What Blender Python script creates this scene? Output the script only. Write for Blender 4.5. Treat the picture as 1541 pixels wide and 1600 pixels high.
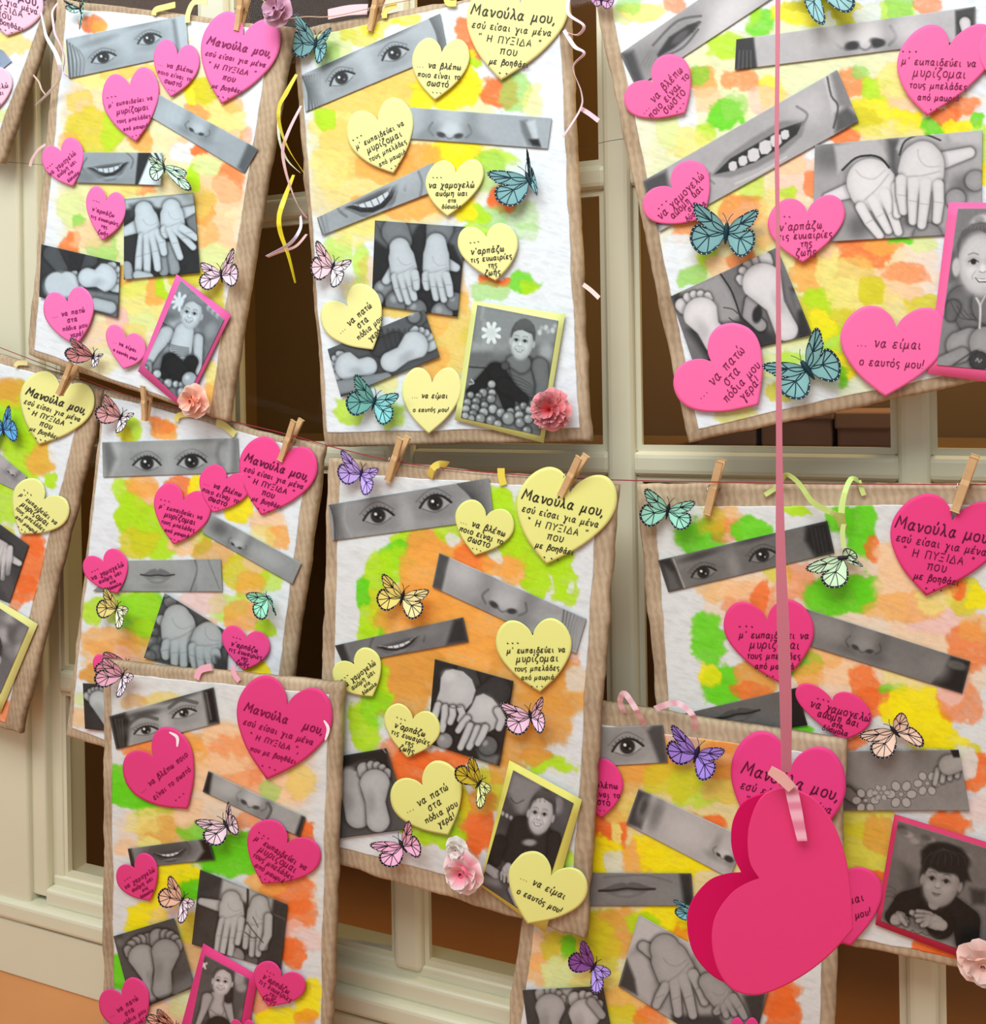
import bpy, math, random
import numpy as np
random.seed(7); rng = np.random.RandomState(7)
for o in list(bpy.data.objects): bpy.data.objects.remove(o)
SC = bpy.context.scene; COL = SC.collection

# ---------------------------------------------------------------- camera
W, H, FPX = 1541.0, 1600.0, 1500.0
YAW, ROLL, HZN, DIST = math.radians(22.8), math.radians(0.9), 599.0, 1.05
CZ = 0.95                                             # camera height above the wooden floor
FW = np.array([-math.sin(YAW), math.cos(YAW), 0.0]); RT0 = np.array([math.cos(YAW), math.sin(YAW), 0.0]); UP0 = np.array([0, 0, 1.0])
RT = RT0*math.cos(ROLL) - UP0*math.sin(ROLL); UP = UP0*math.cos(ROLL) + RT0*math.sin(ROLL)
CAM = np.array([0, 0, CZ]) - FW*DIST
from mathutils import Matrix, Vector
cd = bpy.data.cameras.new('camera'); cam = bpy.data.objects.new('camera', cd); COL.objects.link(cam)
cd.sensor_fit = 'HORIZONTAL'; cd.sensor_width = 36; cd.lens = 36*FPX/W
cd.shift_y = -(H/2-HZN)/W; cd.clip_start = 0.01
cam.matrix_world = Matrix(((RT[0], UP[0], -FW[0], CAM[0]), (RT[1], UP[1], -FW[1], CAM[1]), (RT[2], UP[2], -FW[2], CAM[2]), (0, 0, 0, 1)))
SC.camera = cam
def P(px, py, d=0.0):
    """point where the sight line through a pixel meets the plane standing d in front of the window"""
    px = np.asarray(px, float); py = np.asarray(py, float); d = np.asarray(d, float)
    a = (px-W/2)/FPX; b = -(py-HZN)/FPX
    D = FW + a[..., None]*RT + b[..., None]*UP
    t = (-d-CAM[1])/D[..., 1]
    return CAM + D*t[..., None]

# ---------------------------------------------------------------- world, lamps, exposure
wd = bpy.data.worlds.new('world'); SC.world = wd; wd.use_nodes = True
wd.node_tree.nodes['Background'].inputs[0].default_value = (0.93, 0.96, 1.0, 1)
wd.node_tree.nodes['Background'].inputs[1].default_value = 0.50
def area(name, loc, aim, sx, sy, power, col):
    l = bpy.data.lights.new(name, 'AREA'); l.shape = 'RECTANGLE'; l.size = sx; l.size_y = sy; l.energy = power; l.color = col
    o = bpy.data.objects.new(name, l); COL.objects.link(o); o.location = loc
    o.rotation_euler = (Vector(aim)-Vector(loc)).to_track_quat('-Z', 'Y').to_euler()
    return o
area('ceiling_lamp', (0.1, -1.5, 2.55), (0, 0, 1.15), 1.6, 1.1, 45, (0.975, 0.99, 1.0))
area('ceiling_lamp_left', (-1.7, -1.7, 2.5), (-0.3, 0, 1.3), 1.0, 0.8, 15, (0.93, 0.97, 1.0))
area('cupboard_lamp', (0.62, 0.26, 1.8), (0.3, 0.56, 1.35), 0.3, 0.2, 10, (1.0, 0.72, 0.35))
SC.view_settings.view_transform = 'Standard'; SC.view_settings.look = 'None'
SC.view_settings.exposure = 0.0; SC.view_settings.gamma = 1.0; SC.view_settings.use_curve_mapping = False

# ---------------------------------------------------------------- materials
def lin(c):
    c = np.asarray(c, float)/255.0
    return np.where(c <= 0.04045, c/12.92, ((c+0.055)/1.055)**2.4)
def mat(name, col=None, rough=0.6, attr=False, bump=None, var=None, metal=0.0, spec=0.4, trans=0.0, alpha=1.0, coat=0.0, sss=0):
    m = bpy.data.materials.new(name); m.use_nodes = True; nt = m.node_tree; n = nt.nodes; lk = nt.links
    b = n['Principled BSDF']; b.inputs['Roughness'].default_value = rough; b.inputs['Metallic'].default_value = metal
    b.inputs['Specular IOR Level'].default_value = spec
    if trans: b.inputs['Transmission Weight'].default_value = trans; b.inputs['IOR'].default_value = 1.1
    if coat: b.inputs['Coat Weight'].default_value = coat
    if alpha < 1: b.inputs['Alpha'].default_value = alpha
    tc = n.new('ShaderNodeTexCoord')
    if attr:
        a = n.new('ShaderNodeAttribute'); a.attribute_name = 'Col'; src = a.outputs['Color']
    else:
        r = n.new('ShaderNodeRGB'); r.outputs[0].default_value = (*lin(col), 1); src = r.outputs[0]
    if var:                                           # var = (scale, amount)
        no = n.new('ShaderNodeTexNoise'); no.inputs['Scale'].default_value = var[0]; no.inputs['Detail'].default_value = 6
        lk.new(tc.outputs['Object'], no.inputs['Vector'])
        mr = n.new('ShaderNodeMapRange'); mr.inputs[3].default_value = 1-var[1]; mr.inputs[4].default_value = 1+var[1]*0.6
        lk.new(no.outputs['Fac'], mr.inputs[0])
        mx = n.new('ShaderNodeVectorMath'); mx.operation = 'MULTIPLY'
        lk.new(src, mx.inputs[0]); lk.new(mr.outputs[0], mx.inputs[1]); src = mx.outputs[0]
    lk.new(src, b.inputs['Base Color'])
    if bump:                                          # bump = [(scale, strength, distance)]
        prev = None
        for sc_, st, di in bump:
            no = n.new('ShaderNodeTexNoise'); no.inputs['Scale'].default_value = sc_; no.inputs['Detail'].default_value = 5
            lk.new(tc.outputs['Object'], no.inputs['Vector'])
            bp = n.new('ShaderNodeBump'); bp.inputs['Strength'].default_value = st; bp.inputs['Distance'].default_value = di
            lk.new(no.outputs['Fac'], bp.inputs['Height'])
            if prev: lk.new(prev.outputs[0], bp.inputs['Normal'])
            prev = bp
        lk.new(prev.outputs[0], b.inputs['Normal'])
    return m
M = {}
M['painted'] = mat('painted_paper', attr=True, rough=0.55, spec=0.3, bump=[(14, 0.5, 0.004), (60, 0.35, 0.0012), (260, 0.25, 0.0004)], var=(500, 0.05))
M['print'] = mat('printed_photo', attr=True, rough=0.42, spec=0.35)
M['card'] = mat('coloured_card', attr=True, rough=0.6, spec=0.25, bump=[(700, 0.12, 0.0002)])
M['cloth'] = mat('satin', attr=True, rough=0.38, spec=0.4, bump=[(1500, 0.2, 0.0002)])
M['ink'] = mat('ink', attr=True, rough=0.5, spec=0.3)
M['petal'] = mat('petal', attr=True, rough=0.6, spec=0.2, bump=[(180, 0.3, 0.0006)])
M['frame'] = mat('cream_painted_wood', (216, 214, 186), rough=0.38, spec=0.5, bump=[(45, 0.08, 0.001)], var=(6, 0.05))
M['glass'] = mat('window_glass', (8, 8, 8), rough=0.03, alpha=0.12, spec=0.6)
M['pin'] = mat('clothespin_wood', (214, 178, 128), rough=0.6, var=(220, 0.18), bump=[(300, 0.2, 0.0003)])
M['steel'] = mat('spring_steel', (170, 165, 155), rough=0.3, metal=1.0)
M['wood_floor'] = mat('orange_wood', (206, 138, 82), rough=0.4, var=(9, 0.12))
M['inside'] = mat('amber_panel', (112, 80, 30), rough=0.75, var=(3, 0.35))
M['box'] = mat('box_board', (150, 112, 84), rough=0.8, var=(12, 0.15))
def cardboard_material():
    m = bpy.data.materials.new('corrugated_cardboard'); m.use_nodes = True; nt = m.node_tree; n = nt.nodes; lk = nt.links
    b = n['Principled BSDF']; b.inputs['Roughness'].default_value = 0.8; b.inputs['Specular IOR Level'].default_value = 0.15
    tc = n.new('ShaderNodeTexCoord')
    mp = n.new('ShaderNodeMapping'); lk.new(tc.outputs['Object'], mp.inputs[0]); mp.inputs['Rotation'].default_value = (0, 0.12, 0)
    w = n.new('ShaderNodeTexWave'); w.wave_type = 'BANDS'; w.bands_direction = 'X'; w.inputs['Scale'].default_value = 46; w.inputs['Distortion'].default_value = 5; w.inputs['Detail'].default_value = 3; w.inputs['Detail Scale'].default_value = 2
    w2 = n.new('ShaderNodeTexWave'); w2.bands_direction = 'Z'; w2.inputs['Scale'].default_value = 31; w2.inputs['Distortion'].default_value = 6; w2.inputs['Detail'].default_value = 2
    no = n.new('ShaderNodeTexNoise'); no.inputs['Scale'].default_value = 14; no.inputs['Detail'].default_value = 8
    for q in (w, w2, no): lk.new(mp.outputs[0], q.inputs[0])
    mx = n.new('ShaderNodeMath'); mx.operation = 'MULTIPLY_ADD'; lk.new(w2.outputs['Fac'], mx.inputs[0]); mx.inputs[1].default_value = 0.35; lk.new(w.outputs['Fac'], mx.inputs[2])
    ad = n.new('ShaderNodeMath'); ad.operation = 'MULTIPLY_ADD'; lk.new(mx.outputs[0], ad.inputs[0]); ad.inputs[1].default_value = 0.13; lk.new(no.outputs['Fac'], ad.inputs[2])
    cr = n.new('ShaderNodeValToRGB'); cr.color_ramp.elements[0].position = 0.32; cr.color_ramp.elements[1].position = 0.78
    cr.color_ramp.elements[0].color = (*lin((146, 124, 98)), 1); cr.color_ramp.elements[1].color = (*lin((200, 180, 150)), 1)
    lk.new(ad.outputs[0], cr.inputs[0]); lk.new(cr.outputs[0], b.inputs['Base Color'])
    bp = n.new('ShaderNodeBump'); bp.inputs['Strength'].default_value = 0.5; bp.inputs['Distance'].default_value = 0.0016
    lk.new(ad.outputs[0], bp.inputs['Height']); lk.new(bp.outputs[0], b.inputs['Normal'])
    return m
M['cardboard'] = cardboard_material()

# ---------------------------------------------------------------- mesh helpers
def mesh_obj(name, V, F, m, parent=None, colors=None, smooth=True, origin=None, label=None):
    """V world coordinates (n,3); F (k,4) array or list of index tuples; colours linear (n,3)"""
    V = np.asarray(V, float)
    if parent is not None:
        r = parent
        while r.parent: r = r.parent
        org = np.array(r.location)
    else: org = np.array(origin if origin is not None else V.mean(0))
    V = V - org
    me = bpy.data.meshes.new(name)
    if isinstance(F, np.ndarray):
        me.vertices.add(len(V)); me.vertices.foreach_set('co', V.astype(np.float32).ravel())
        k = F.shape[1]; me.loops.add(F.size); me.loops.foreach_set('vertex_index', F.astype(np.int32).ravel())
        me.polygons.add(len(F)); me.polygons.foreach_set('loop_start', (np.arange(len(F))*k).astype(np.int32))
        try: me.polygons.foreach_set('loop_total', np.full(len(F), k, np.int32))
        except Exception: pass
        me.update(calc_edges=True)
    else:
        me.from_pydata([tuple(v) for v in V], [], [tuple(int(i) for i in f) for f in F]); me.update()
    if colors is not None:
        ca = me.color_attributes.new('Col', 'FLOAT_COLOR', 'POINT')
        c = np.ones((len(V), 4), np.float32); c[:, :3] = colors; ca.data.foreach_set('color', c.ravel())
    if smooth: me.polygons.foreach_set('use_smooth', np.ones(len(me.polygons), bool))
    me.materials.append(m)
    o = bpy.data.objects.new(name, me); COL.objects.link(o)
    if parent is not None: o.parent = parent
    else: o.location = org
    if label: o['label'] = label
    return o
def empty(name, loc, label, cat, group=None):
    o = bpy.data.objects.new(name, None); COL.objects.link(o); o.location = tuple(loc); o.empty_display_size = 0.02
    o['label'] = label; o['category'] = cat
    if group: o['group'] = group
    return o
def tag(o, label, cat, group=None):
    o['label'] = label; o['category'] = cat
    if group: o['group'] = group
    return o
class MB:                                             # collects pieces of one mesh
    def __init__(s): s.v = []; s.f = []; s.c = []; s.n = 0
    def add(s, v, f, c):
        v = np.asarray(v, float); s.v.append(v); s.f += [tuple(i+s.n for i in q) for q in f]
        c = np.asarray(c, float); s.c.append(np.tile(c, (len(v), 1)) if c.ndim == 1 else c); s.n += len(v)
    def build(s, name, m, parent=None, **k): return mesh_obj(name, np.vstack(s.v), s.f, m, parent, colors=np.vstack(s.c), **k)
def box(x0, x1, y0, y1, z0, z1, bev=0.0):
    import bmesh
    bm = bmesh.new(); bmesh.ops.create_cube(bm, size=1)
    for v in bm.verts: v.co = Vector(((x0+x1)/2+v.co.x*(x1-x0), (y0+y1)/2+v.co.y*(y1-y0), (z0+z1)/2+v.co.z*(z1-z0)))
    if bev: bmesh.ops.bevel(bm, geom=bm.edges[:], offset=bev, segments=3, affect='EDGES', profile=0.5)
    bm.verts.index_update(); V = [tuple(v.co) for v in bm.verts]; F = [tuple(v.index for v in f.verts) for f in bm.faces]; bm.free()
    return V, F
_lat = {}
def vn(x, y, s, seed=0):
    if seed not in _lat: _lat[seed] = np.random.RandomState(seed+100).rand(257, 257)
    L = _lat[seed]; x = x/s+1000; y = y/s+1000
    xi = np.floor(x).astype(int); yi = np.floor(y).astype(int); fx = x-xi; fy = y-yi
    fx = fx*fx*(3-2*fx); fy = fy*fy*(3-2*fy); xi %= 256; yi %= 256
    return (L[yi, xi]*(1-fx)+L[yi, xi+1]*fx)*(1-fy)+(L[yi+1, xi]*(1-fx)+L[yi+1, xi+1]*fx)*fy
def fbm(x, y, s, seed=0):
    return (vn(x, y, s, seed)*0.5+vn(x, y, s/2.1, seed+1)*0.27+vn(x, y, s/4.3, seed+2)*0.15+vn(x, y, s/9, seed+3)*0.08)
def ss(a, b, x):
    t = np.clip((x-a)/(b-a), 0, 1); return t*t*(3-2*t)
# close-up measuring frames: origin and scale of each
FR = dict(px=(0, 0, 1), c1=(0, 0, .33744), c2=(400, 0, .3634), c3=(400, 340, .3634), c4=(900, 0, .41596), c5=(940, 340, .39), c6=(0, 500, .35),
          c7=(0, 1000, .375), c8=(480, 660, .33744), c9=(480, 1000, .3749), c10=(940, 700, .39), c11=(800, 1080, .48086),
          k1=(0, 0, .16245), k2=(0, 520, .4), k3=(40, 280, .19468), k4=(1260, 180, .18235), k5=(1040, 370, .16872), k6=(500, 1020, .25957), k8=(800, 1420, .25957),
          kh=(170, 1320, .20117), p1=(200, 420, .13751), pb=(700, 440, .16878), pc=(1440, 300, .2), pf=(740, 1180, .17495), kg=(160, 1400, .24659), ph=(1300, 1250, .1812))
CUR = 'px'
def fr(k):
    global CUR; CUR = k
def T(p, f=None):
    ox, oy, s = FR[f or CUR]; p = np.asarray(p, float).reshape(-1, 2)
    return p*s+np.array([ox, oy])
def smooth_line(pts, n=6, closed=False):
    p = np.asarray(pts, float); k = len(p)
    if k < 3 and not closed: return p
    out = []
    for i in range(k if closed else k-1):
        if closed: a, b, c, d = p[(i-1) % k], p[i], p[(i+1) % k], p[(i+2) % k]
        else: a, b, c, d = p[max(i-1, 0)], p[i], p[i+1], p[min(i+2, k-1)]
        for j in range(n):
            t = j/n
            out.append(0.5*((2*b)+(-a+c)*t+(2*a-5*b+4*c-d)*t*t+(-a+3*b-3*c+d)*t**3))
    if not closed: out.append(p[-1])
    return np.array(out)
def ribbon_px(pts, w):
    """strip of constant width round a line in pixels -> vertices (2n,2), quads"""
    p = np.asarray(pts, float); d = np.gradient(p, axis=0); L = np.hypot(d[:, 0], d[:, 1])[:, None]+1e-9; d = d/L
    nrm = np.stack([-d[:, 1], d[:, 0]], 1); w = np.asarray(w, float); w = w[:, None]/2 if w.ndim else w/2
    a = p+nrm*w; b = p-nrm*w; n = len(p)
    return np.vstack([a, b]), [(i, i+1, n+i+1, n+i) for i in range(n-1)]

# ---------------------------------------------------------------- handwriting
GL = {'α': (11, '9,10 7,4 8,1 11,1|8,7 6,10 3,9 1,5 2,1 5,0 8,4'), 'β': (10, '1,-6 2,8 4,15 7,15 8,12 6,9 3,8|5,9 9,7 9,2 5,0 2,2'),
 'γ': (10, '0,9 2,10 4,6 5,1|9,10 5,0 3,-6 5,-6 5,0'), 'δ': (10, '8,15 4,15 3,12 8,8 8,2 5,0 1,2 1,6 4,9 7,8'), 'ε': (9, '8,9 4,10 1,8 4,5 6,5|4,5 0,3 2,0 8,1'),
 'ζ': (9, '2,15 8,15 2,8 1,2 7,0 7,-3 4,-5'), 'η': (10, '0,9 2,10 2,0|2,7 5,10 8,9 8,0 8,-6'), 'θ': (10, '4,0 1,4 2,11 5,15 8,11 8,4 4,0|2,7 8,8'),
 'ι': (6, '2,10 2,2 4,0 5,1'), 'κ': (10, '1,10 1,2 3,0 6,2 8,6|8,10 8,3 9,0 10,1'), 'λ': (10, '1,14 3,15 5,9 8,0 10,1|5,9 1,0'), 'μ': (11, '2,10 1,2 0,-6|1,3 3,0 6,1 8,5|8,10 8,2 10,0'),
 'ν': (9, '0,9 2,10 4,0 8,7 8,10'), 'ο': (9, '5,10 1,8 1,2 5,0 8,2 8,8 5,10'), 'π': (11, '0,9 10,10|3,10 2,0|8,10 8,2 9,0'), 'ρ': (9, '0,-6 1,5 4,10 8,8 8,3 5,0 1,2'),
 'σ': (10, '10,10 4,10 1,6 2,1 5,0 8,3 7,8 5,10'), 'ς': (8, '8,9 4,10 1,7 3,4 7,2 7,-2 4,-4'), 'τ': (8, '0,9 8,10|4,10 4,2 6,0'), 'υ': (9, '0,10 2,9 2,2 5,0 8,3 8,10'),
 'χ': (9, '0,10 3,9 6,-5 9,-6|9,10 0,-6'), 'ω': (11, '2,10 0,4 2,0 5,3 5,7|5,3 8,0 10,4 8,10'), 'Μ': (16, '-0,0 3,17 8,5 13,17 14,0'), 'Η': (12, '-1,0 1,14|-10,0 10,14|-1,7 10,7'),
 'Π': (12, '-1,0 1,14 10,14 10,0'), 'Υ': (11, '-0,14 5,7 10,14|-5,7 5,0'), 'Ξ': (11, '-0,14 9,14|-2,7 8,7|-0,0 9,0'), 'Ι': (5, '-2,0 2,14'), 'Δ': (13, '-0,0 6,14 11,0 0,0'),
 'Α': (12, '-0,0 5,14 10,0|-2,5 8,5'), '!': (5, '-3,17 2,5|-2,0 2,1'), ',': (4, '-2,1 0,-4'), "'": (5, '-3,16 2,12'), '"': (7, '-1,16 1,12|-4,16 4,12'), '.': (5, '-2,0 2.6,1.2'), ' ': (8, '')}
ACC = dict(zip('άέήίόύώ', 'αεηιουω'))
def strokes(text):
    x = 0; out = []
    for ch in text:
        acc = ch in ACC; g = GL[ACC.get(ch, ch)]
        for s in g[1].split('|'):
            if not s: continue
            st = s[0] == '-' ; s2 = s[1:] if st else s
            p = np.array([[float(q) for q in a.split(',')] for a in s2.split()])
            if st:
                pp = []
                for i in range(len(p)-1): pp += [p[i], p[i]*.5+p[i+1]*.5]
                p = np.array(pp+[p[-1]])
            else: p = smooth_line(p, 4)
            j = rng.uniform(-.5, .5, 2); p = (p+np.array([x, 0])+j)*[1, 1.12]
            p[:, 0] += p[:, 1]*0.12
            out.append(p)
        if acc: out.append(np.array([[x+6, 14], [x+8, 19]]))
        x += g[0]+2.6
    return out, x-2.6
TXT = {
 'M': [("Μανούλα μου,", 0, .21, .86, 1.5), ("εσύ είσαι για μένα", .0, .37, .8, 1), ('" Η ΠΥΞΙΔΑ "', -.02, .53, .64, 1), ("που", -.02, .665, .17, 1), ("με βοηθάει", .02, .80, .40, 1), ("...", .0, .91, .1, 1.2)],
 'M2': [("Μανούλα   μου,", 0, .23, .86, 1.5), ("εσύ είσαι για μένα", -.03, .40, .76, 1), ('" Η ΠΥΞΙΔΑ ",', -.05, .55, .55, 1), ("που με βοηθάει", .0, .70, .5, 1), ("...", .0, .85, .1, 1.2)],
 'V': [("... να βλέπω", 0, .33, .78, 1), ("ποιο είναι το", .02, .53, .76, 1), ("σωστό", .0, .71, .38, 1), ("...", 0, .85, .12, 1)],
 'V2': [("... να βλέπω ποιο", 0, .33, .8, 1), ("είναι το σωστό", .02, .55, .62, 1), ("...", 0, .78, .12, 1)],
 'S': [("...", -.62, .12, .12, 1.3), ("μ' εκπαιδεύει να", .0, .29, .78, 1), ("μυρίζομαι", .02, .45, .56, 1), ("τους μπελάδες", 0, .61, .6, 1), ("από μακριά", .02, .77, .44, 1), ("...", 0, .9, .1, 1)],
 'X': [("...", -.5, .12, .12, 1.2), ("να χαμογελώ", 0, .34, .8, 1), ("ακόμη και", 0, .52, .56, 1), ("στα", .02, .67, .14, 1), ("δύσκολα", .0, .81, .34, 1)],
 'G': [("...", -.5, .08, .12, 1.2), ("ν'αρπάζω", -.1, .34, .56, 1), ("τις ευκαιρίες", 0, .52, .70, 1), ("της", .02, .68, .15, 1), ("ζωής", 0, .86, .26, 1)],
 'P': [("... να πατώ", -.05, .28, .66, 1), ("στα", .05, .45, .2, 1), ("πόδια μου", .1, .62, .5, 1), ("γερά!", .12, .79, .26, 1)],
 'E': [("... να είμαι", -.05, .29, .6, 1), ("ο εαυτός μου!", .02, .56, .6, 1)]}

# ---------------------------------------------------------------- printed pictures: grey prints made of soft strokes
class Print:
    def __init__(s, X, Y, bg, sc):                    # X, Y: paper coordinates in units of the measuring frame; sc = its scale
        s.X = X; s.Y = Y; s.V = np.full(X.shape, float(bg)); s.sc = sc
    def chain(s, p):
        p = np.asarray(p, float).reshape(-1, 3)
        if len(p) == 1: p = np.vstack([p, p+[1e-3, 0, 0]])
        q = np.full(s.X.shape, 1e9); R = np.ones(s.X.shape)
        for (x0, y0, r0), (x1, y1, r1) in zip(p[:-1], p[1:]):
            dx, dy = x1-x0, y1-y0; t = np.clip(((s.X-x0)*dx+(s.Y-y0)*dy)/(dx*dx+dy*dy+1e-9), 0, 1)
            r = r0+(r1-r0)*t; d = np.hypot(s.X-x0-dx*t, s.Y-y0-dy*t)
            m = d/r < q; q = np.where(m, d/r, q); R = np.where(m, r, R)
        return q, R
    def mix(s, m, v): s.V = s.V*(1-m)+v*m
    def c(s, val, p, line=.75, soft=0.9):             # rounded limb, lit in the middle, fine dark contour
        q, R = s.chain(p); e = soft/s.sc/R
        s.V *= 1-.22*(1-ss(1, 1+5*e+.12, q))
        s.mix(1-ss(1-e, 1+e, q), val*(1.03-.16*np.clip(q, 0, 1)**3))
        k = np.exp(-((q-1)/(1.3*e))**2); s.V *= 1-(1-line)*k*.9
    def e(s, x, y, rx, ry, ang, val, soft=.35, a=1.0):
        t = math.radians(ang); dx = s.X-x; dy = s.Y-y
        u = (dx*math.cos(t)+dy*math.sin(t))/rx; v = (-dx*math.sin(t)+dy*math.cos(t))/ry
        s.mix((1-ss(1-soft, 1+soft, np.hypot(u, v)))*a, val)
    def l(s, val, w, p, a=1.0, sm=1):
        p = np.asarray(p, float).reshape(-1, 2)
        if sm: p = smooth_line(p, 4)
        q, R = s.chain(np.hstack([p, np.full((len(p), 1), w/2.0)])); e = .8/s.sc/(w/2)
        s.mix((1-ss(max(1-e, .2), 1+e, q))*a, val)
    def p(s, val, p, soft=.8, a=1.0):
        p = np.asarray(p, float).reshape(-1, 2); n = len(p); ins = np.zeros(s.X.shape, bool); d = np.full(s.X.shape, 1e9)
        for i in range(n):
            x0, y0 = p[i]; x1, y1 = p[(i+1) % n]
            c = ((y0 > s.Y) != (y1 > s.Y)); xx = (x1-x0)*(s.Y-y0)/(y1-y0+1e-12)+x0; ins ^= c & (s.X < xx)
            dx, dy = x1-x0, y1-y0; t = np.clip(((s.X-x0)*dx+(s.Y-y0)*dy)/(dx*dx+dy*dy+1e-9), 0, 1)
            d = np.minimum(d, np.hypot(s.X-x0-dx*t, s.Y-y0-dy*t))
        sd = np.where(ins, -d, d)*s.sc; s.mix((1-ss(-soft, soft, sd))*a, val)
    # ---- features
    def loc(s, x, y, ang):
        t = math.radians(ang); cx, sx = math.cos(t), math.sin(t)
        return lambda u, v, w=1: (x+(u*cx-v*sx)*w, y+(u*sx+v*cx)*w)
    def eye(s, x, y, w, ang=0, op=1.0, brow=0, skin=160):
        """w = half width of the eye; op = how far open; brow = strength of the brow"""
        L = s.loc(x, y, ang)
        s.e(*L(0, -.25*w), 1.7*w, .95*w*max(op, .6), ang, skin*.82, .7, .7)
        s.e(*L(0, .75*w), 1.2*w, .3*w, ang, skin*.84, .8, .6)
        s.p(skin*1.06, [*L(-w, .12*w), *L(-.6*w, -.28*w*op), *L(0, -.5*w*op), *L(.6*w, -.34*w*op), *L(1.02*w, .06*w), *L(.6*w, .34*w*op), *L(0, .5*w*op), *L(-.6*w, .38*w*op)], .9)
        r = .53*w*min(1, op+.1)
        s.e(*L(.02*w, -.04*w), r, r*min(1, op+.1), ang, 26, .2)
        s.e(*L(.02*w, .04*w), r*.66, r*.5, ang, 66, .5, .5); s.e(*L(0, -.02*w), r*.45, r*.45, ang, 8, .3)
        s.e(*L(-.14*w, -.18*w), .11*w, .11*w, ang, 235, .4); s.e(*L(.18*w, .12*w), .07*w, .07*w, ang, 150, .4)
        up = [L(-1.08*w, .14*w), L(-.62*w, -.32*w*op), L(0, -.54*w*op), L(.62*w, -.38*w*op), L(1.14*w, .06*w)]
        s.l(24, .17*w, np.array(up), .95)
        for q_ in range(9):
            t = -.9+q_*.23; yy = -.54*op*(1-t*t)
            s.l(34, .07*w, [*L(t*w, yy*w), *L(t*1.16*w, (yy-.16)*w)], .55, 0)
        s.l(skin*.52, .09*w, np.array([L(-1.3*w, -.3*w), L(-.5*w, -.82*w*op), L(.3*w, -.92*w*op), L(1.2*w, -.35*w)]), .55)
        s.l(skin*.55, .08*w, np.array([L(-.9*w, .25*w), L(0, .56*w*op), L(.9*w, .25*w)]), .7)
        if brow:
            s.e(*L(.05*w, -1.55*w), 1.7*w, .30*w, ang-3, skin*(1-.62*brow), .8, .85)
    def closed_eye(s, x, y, w, ang, skin=160):
        L = s.loc(x, y, ang); s.e(x, y, 1.7*w, .9*w, ang, skin*.8, .7, .7)
        s.l(25, .2*w, np.array([L(-w, .15*w), L(-.3*w, -.05*w), L(.4*w, -.1*w), L(1.1*w, .1*w)]))
        for a in range(-8, 10, 3): s.l(30, .06*w, [*L(a*.1*w, .02*w), *L(a*.13*w, .28*w)], .8, 0)
        s.l(skin*.6, .1*w, np.array([L(-1.1*w, -.3*w), L(0, -.5*w), L(1.1*w, -.3*w)]), .6)
    def nose(s, x, y, w, ang=0, skin=160, dark=.35):
        """w = half width across the nostrils"""
        L = s.loc(x, y, ang)
        s.e(*L(0, .55*w), 1.5*w, .35*w, ang, skin*.72, .8, .7)
        s.e(*L(-1.15*w, -.5*w), .35*w, 1.2*w, ang, skin*.84, .9, .6); s.e(*L(1.15*w, -.5*w), .4*w, 1.2*w, ang, skin*.78, .9, .7)
        s.e(*L(0, -.5*w), .55*w, 1.3*w, ang, skin*1.12, .8, .7); s.e(*L(0, -.05*w), .5*w, .38*w, ang, skin*1.2, .7, .8)
        s.l(skin*.6, .13*w, np.array([L(-1.0*w, -.35*w), L(-1.18*w, .05*w), L(-.9*w, .35*w)]), .7)
        s.l(skin*.6, .13*w, np.array([L(1.0*w, -.35*w), L(1.18*w, .05*w), L(.9*w, .35*w)]), .7)
        s.e(*L(-.48*w, .28*w), .26*w, .14*w, ang+15, skin*dark, .45); s.e(*L(.48*w, .28*w), .26*w, .14*w, ang-15, skin*dark, .45)
        s.l(skin*.62, .1*w, np.array([L(-.25*w, .36*w), L(0, .48*w), L(.25*w, .36*w)]), .7)
    def lips(s, x0, y0, x1, y1, skin=155, full=.26, smile=.05):
        x, y = (x0+x1)/2, (y0+y1)/2; w = math.hypot(x1-x0, y1-y0)/2; ang = math.degrees(math.atan2(y1-y0, x1-x0)); L = s.loc(x, y, ang)
        s.e(*L(0, .7*w), .75*w, .22*w, ang, skin*.82, .9, .7); s.e(*L(0, -.02*w), 1.25*w, .45*w, ang, skin*.93, .8, .6)
        s.p(skin*.66, [*L(-w, 0), *L(-.45*w, -full*w*.8), *L(-.15*w, -full*w), *L(0, -full*w*.75), *L(.15*w, -full*w), *L(.45*w, -full*w*.8), *L(w, 0)], 1.5, .85)
        s.p(skin*.78, [*L(-.95*w, .02*w), *L(-.4*w, full*w*1.1), *L(0, full*w*1.3), *L(.4*w, full*w*1.1), *L(.95*w, .02*w)], 1.6, .85)
        s.l(skin*.26, .09*w, np.array([L(-1.05*w, -smile*w), L(-.5*w, .03*w), L(0, -.02*w), L(.5*w, .03*w), L(1.05*w, -smile*w)]), .9)
        s.e(*L(0, full*w*.7), .35*w, .08*w, ang, skin*1.1, .8, .6)
    def smile(s, x0, y0, x1, y1, op=.3, skin=160, teeth=7, lipv=.7):
        x, y = (x0+x1)/2, (y0+y1)/2; w = math.hypot(x1-x0, y1-y0)/2; ang = math.degrees(math.atan2(y1-y0, x1-x0)); L = s.loc(x, y, ang)
        s.e(*L(0, .9*w), .8*w, .2*w, ang, skin*.84, .8, .6)
        for q in (-1, 1): s.l(skin*.6, .1*w, np.array([L(q*1.0*w, -.5*w), L(q*1.28*w, -.1*w), L(q*1.12*w, .3*w)]), .6)
        arc = lambda dy, k=1: [c for t in (-1, -.6, -.2, .2, .6, 1) for c in L(t*w*k, (dy*(1-t*t)-.12*t*t+.1)*w)]
        rv = lambda a: [c for i in range(len(a)-2, -1, -2) for c in a[i:i+2]]
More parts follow.
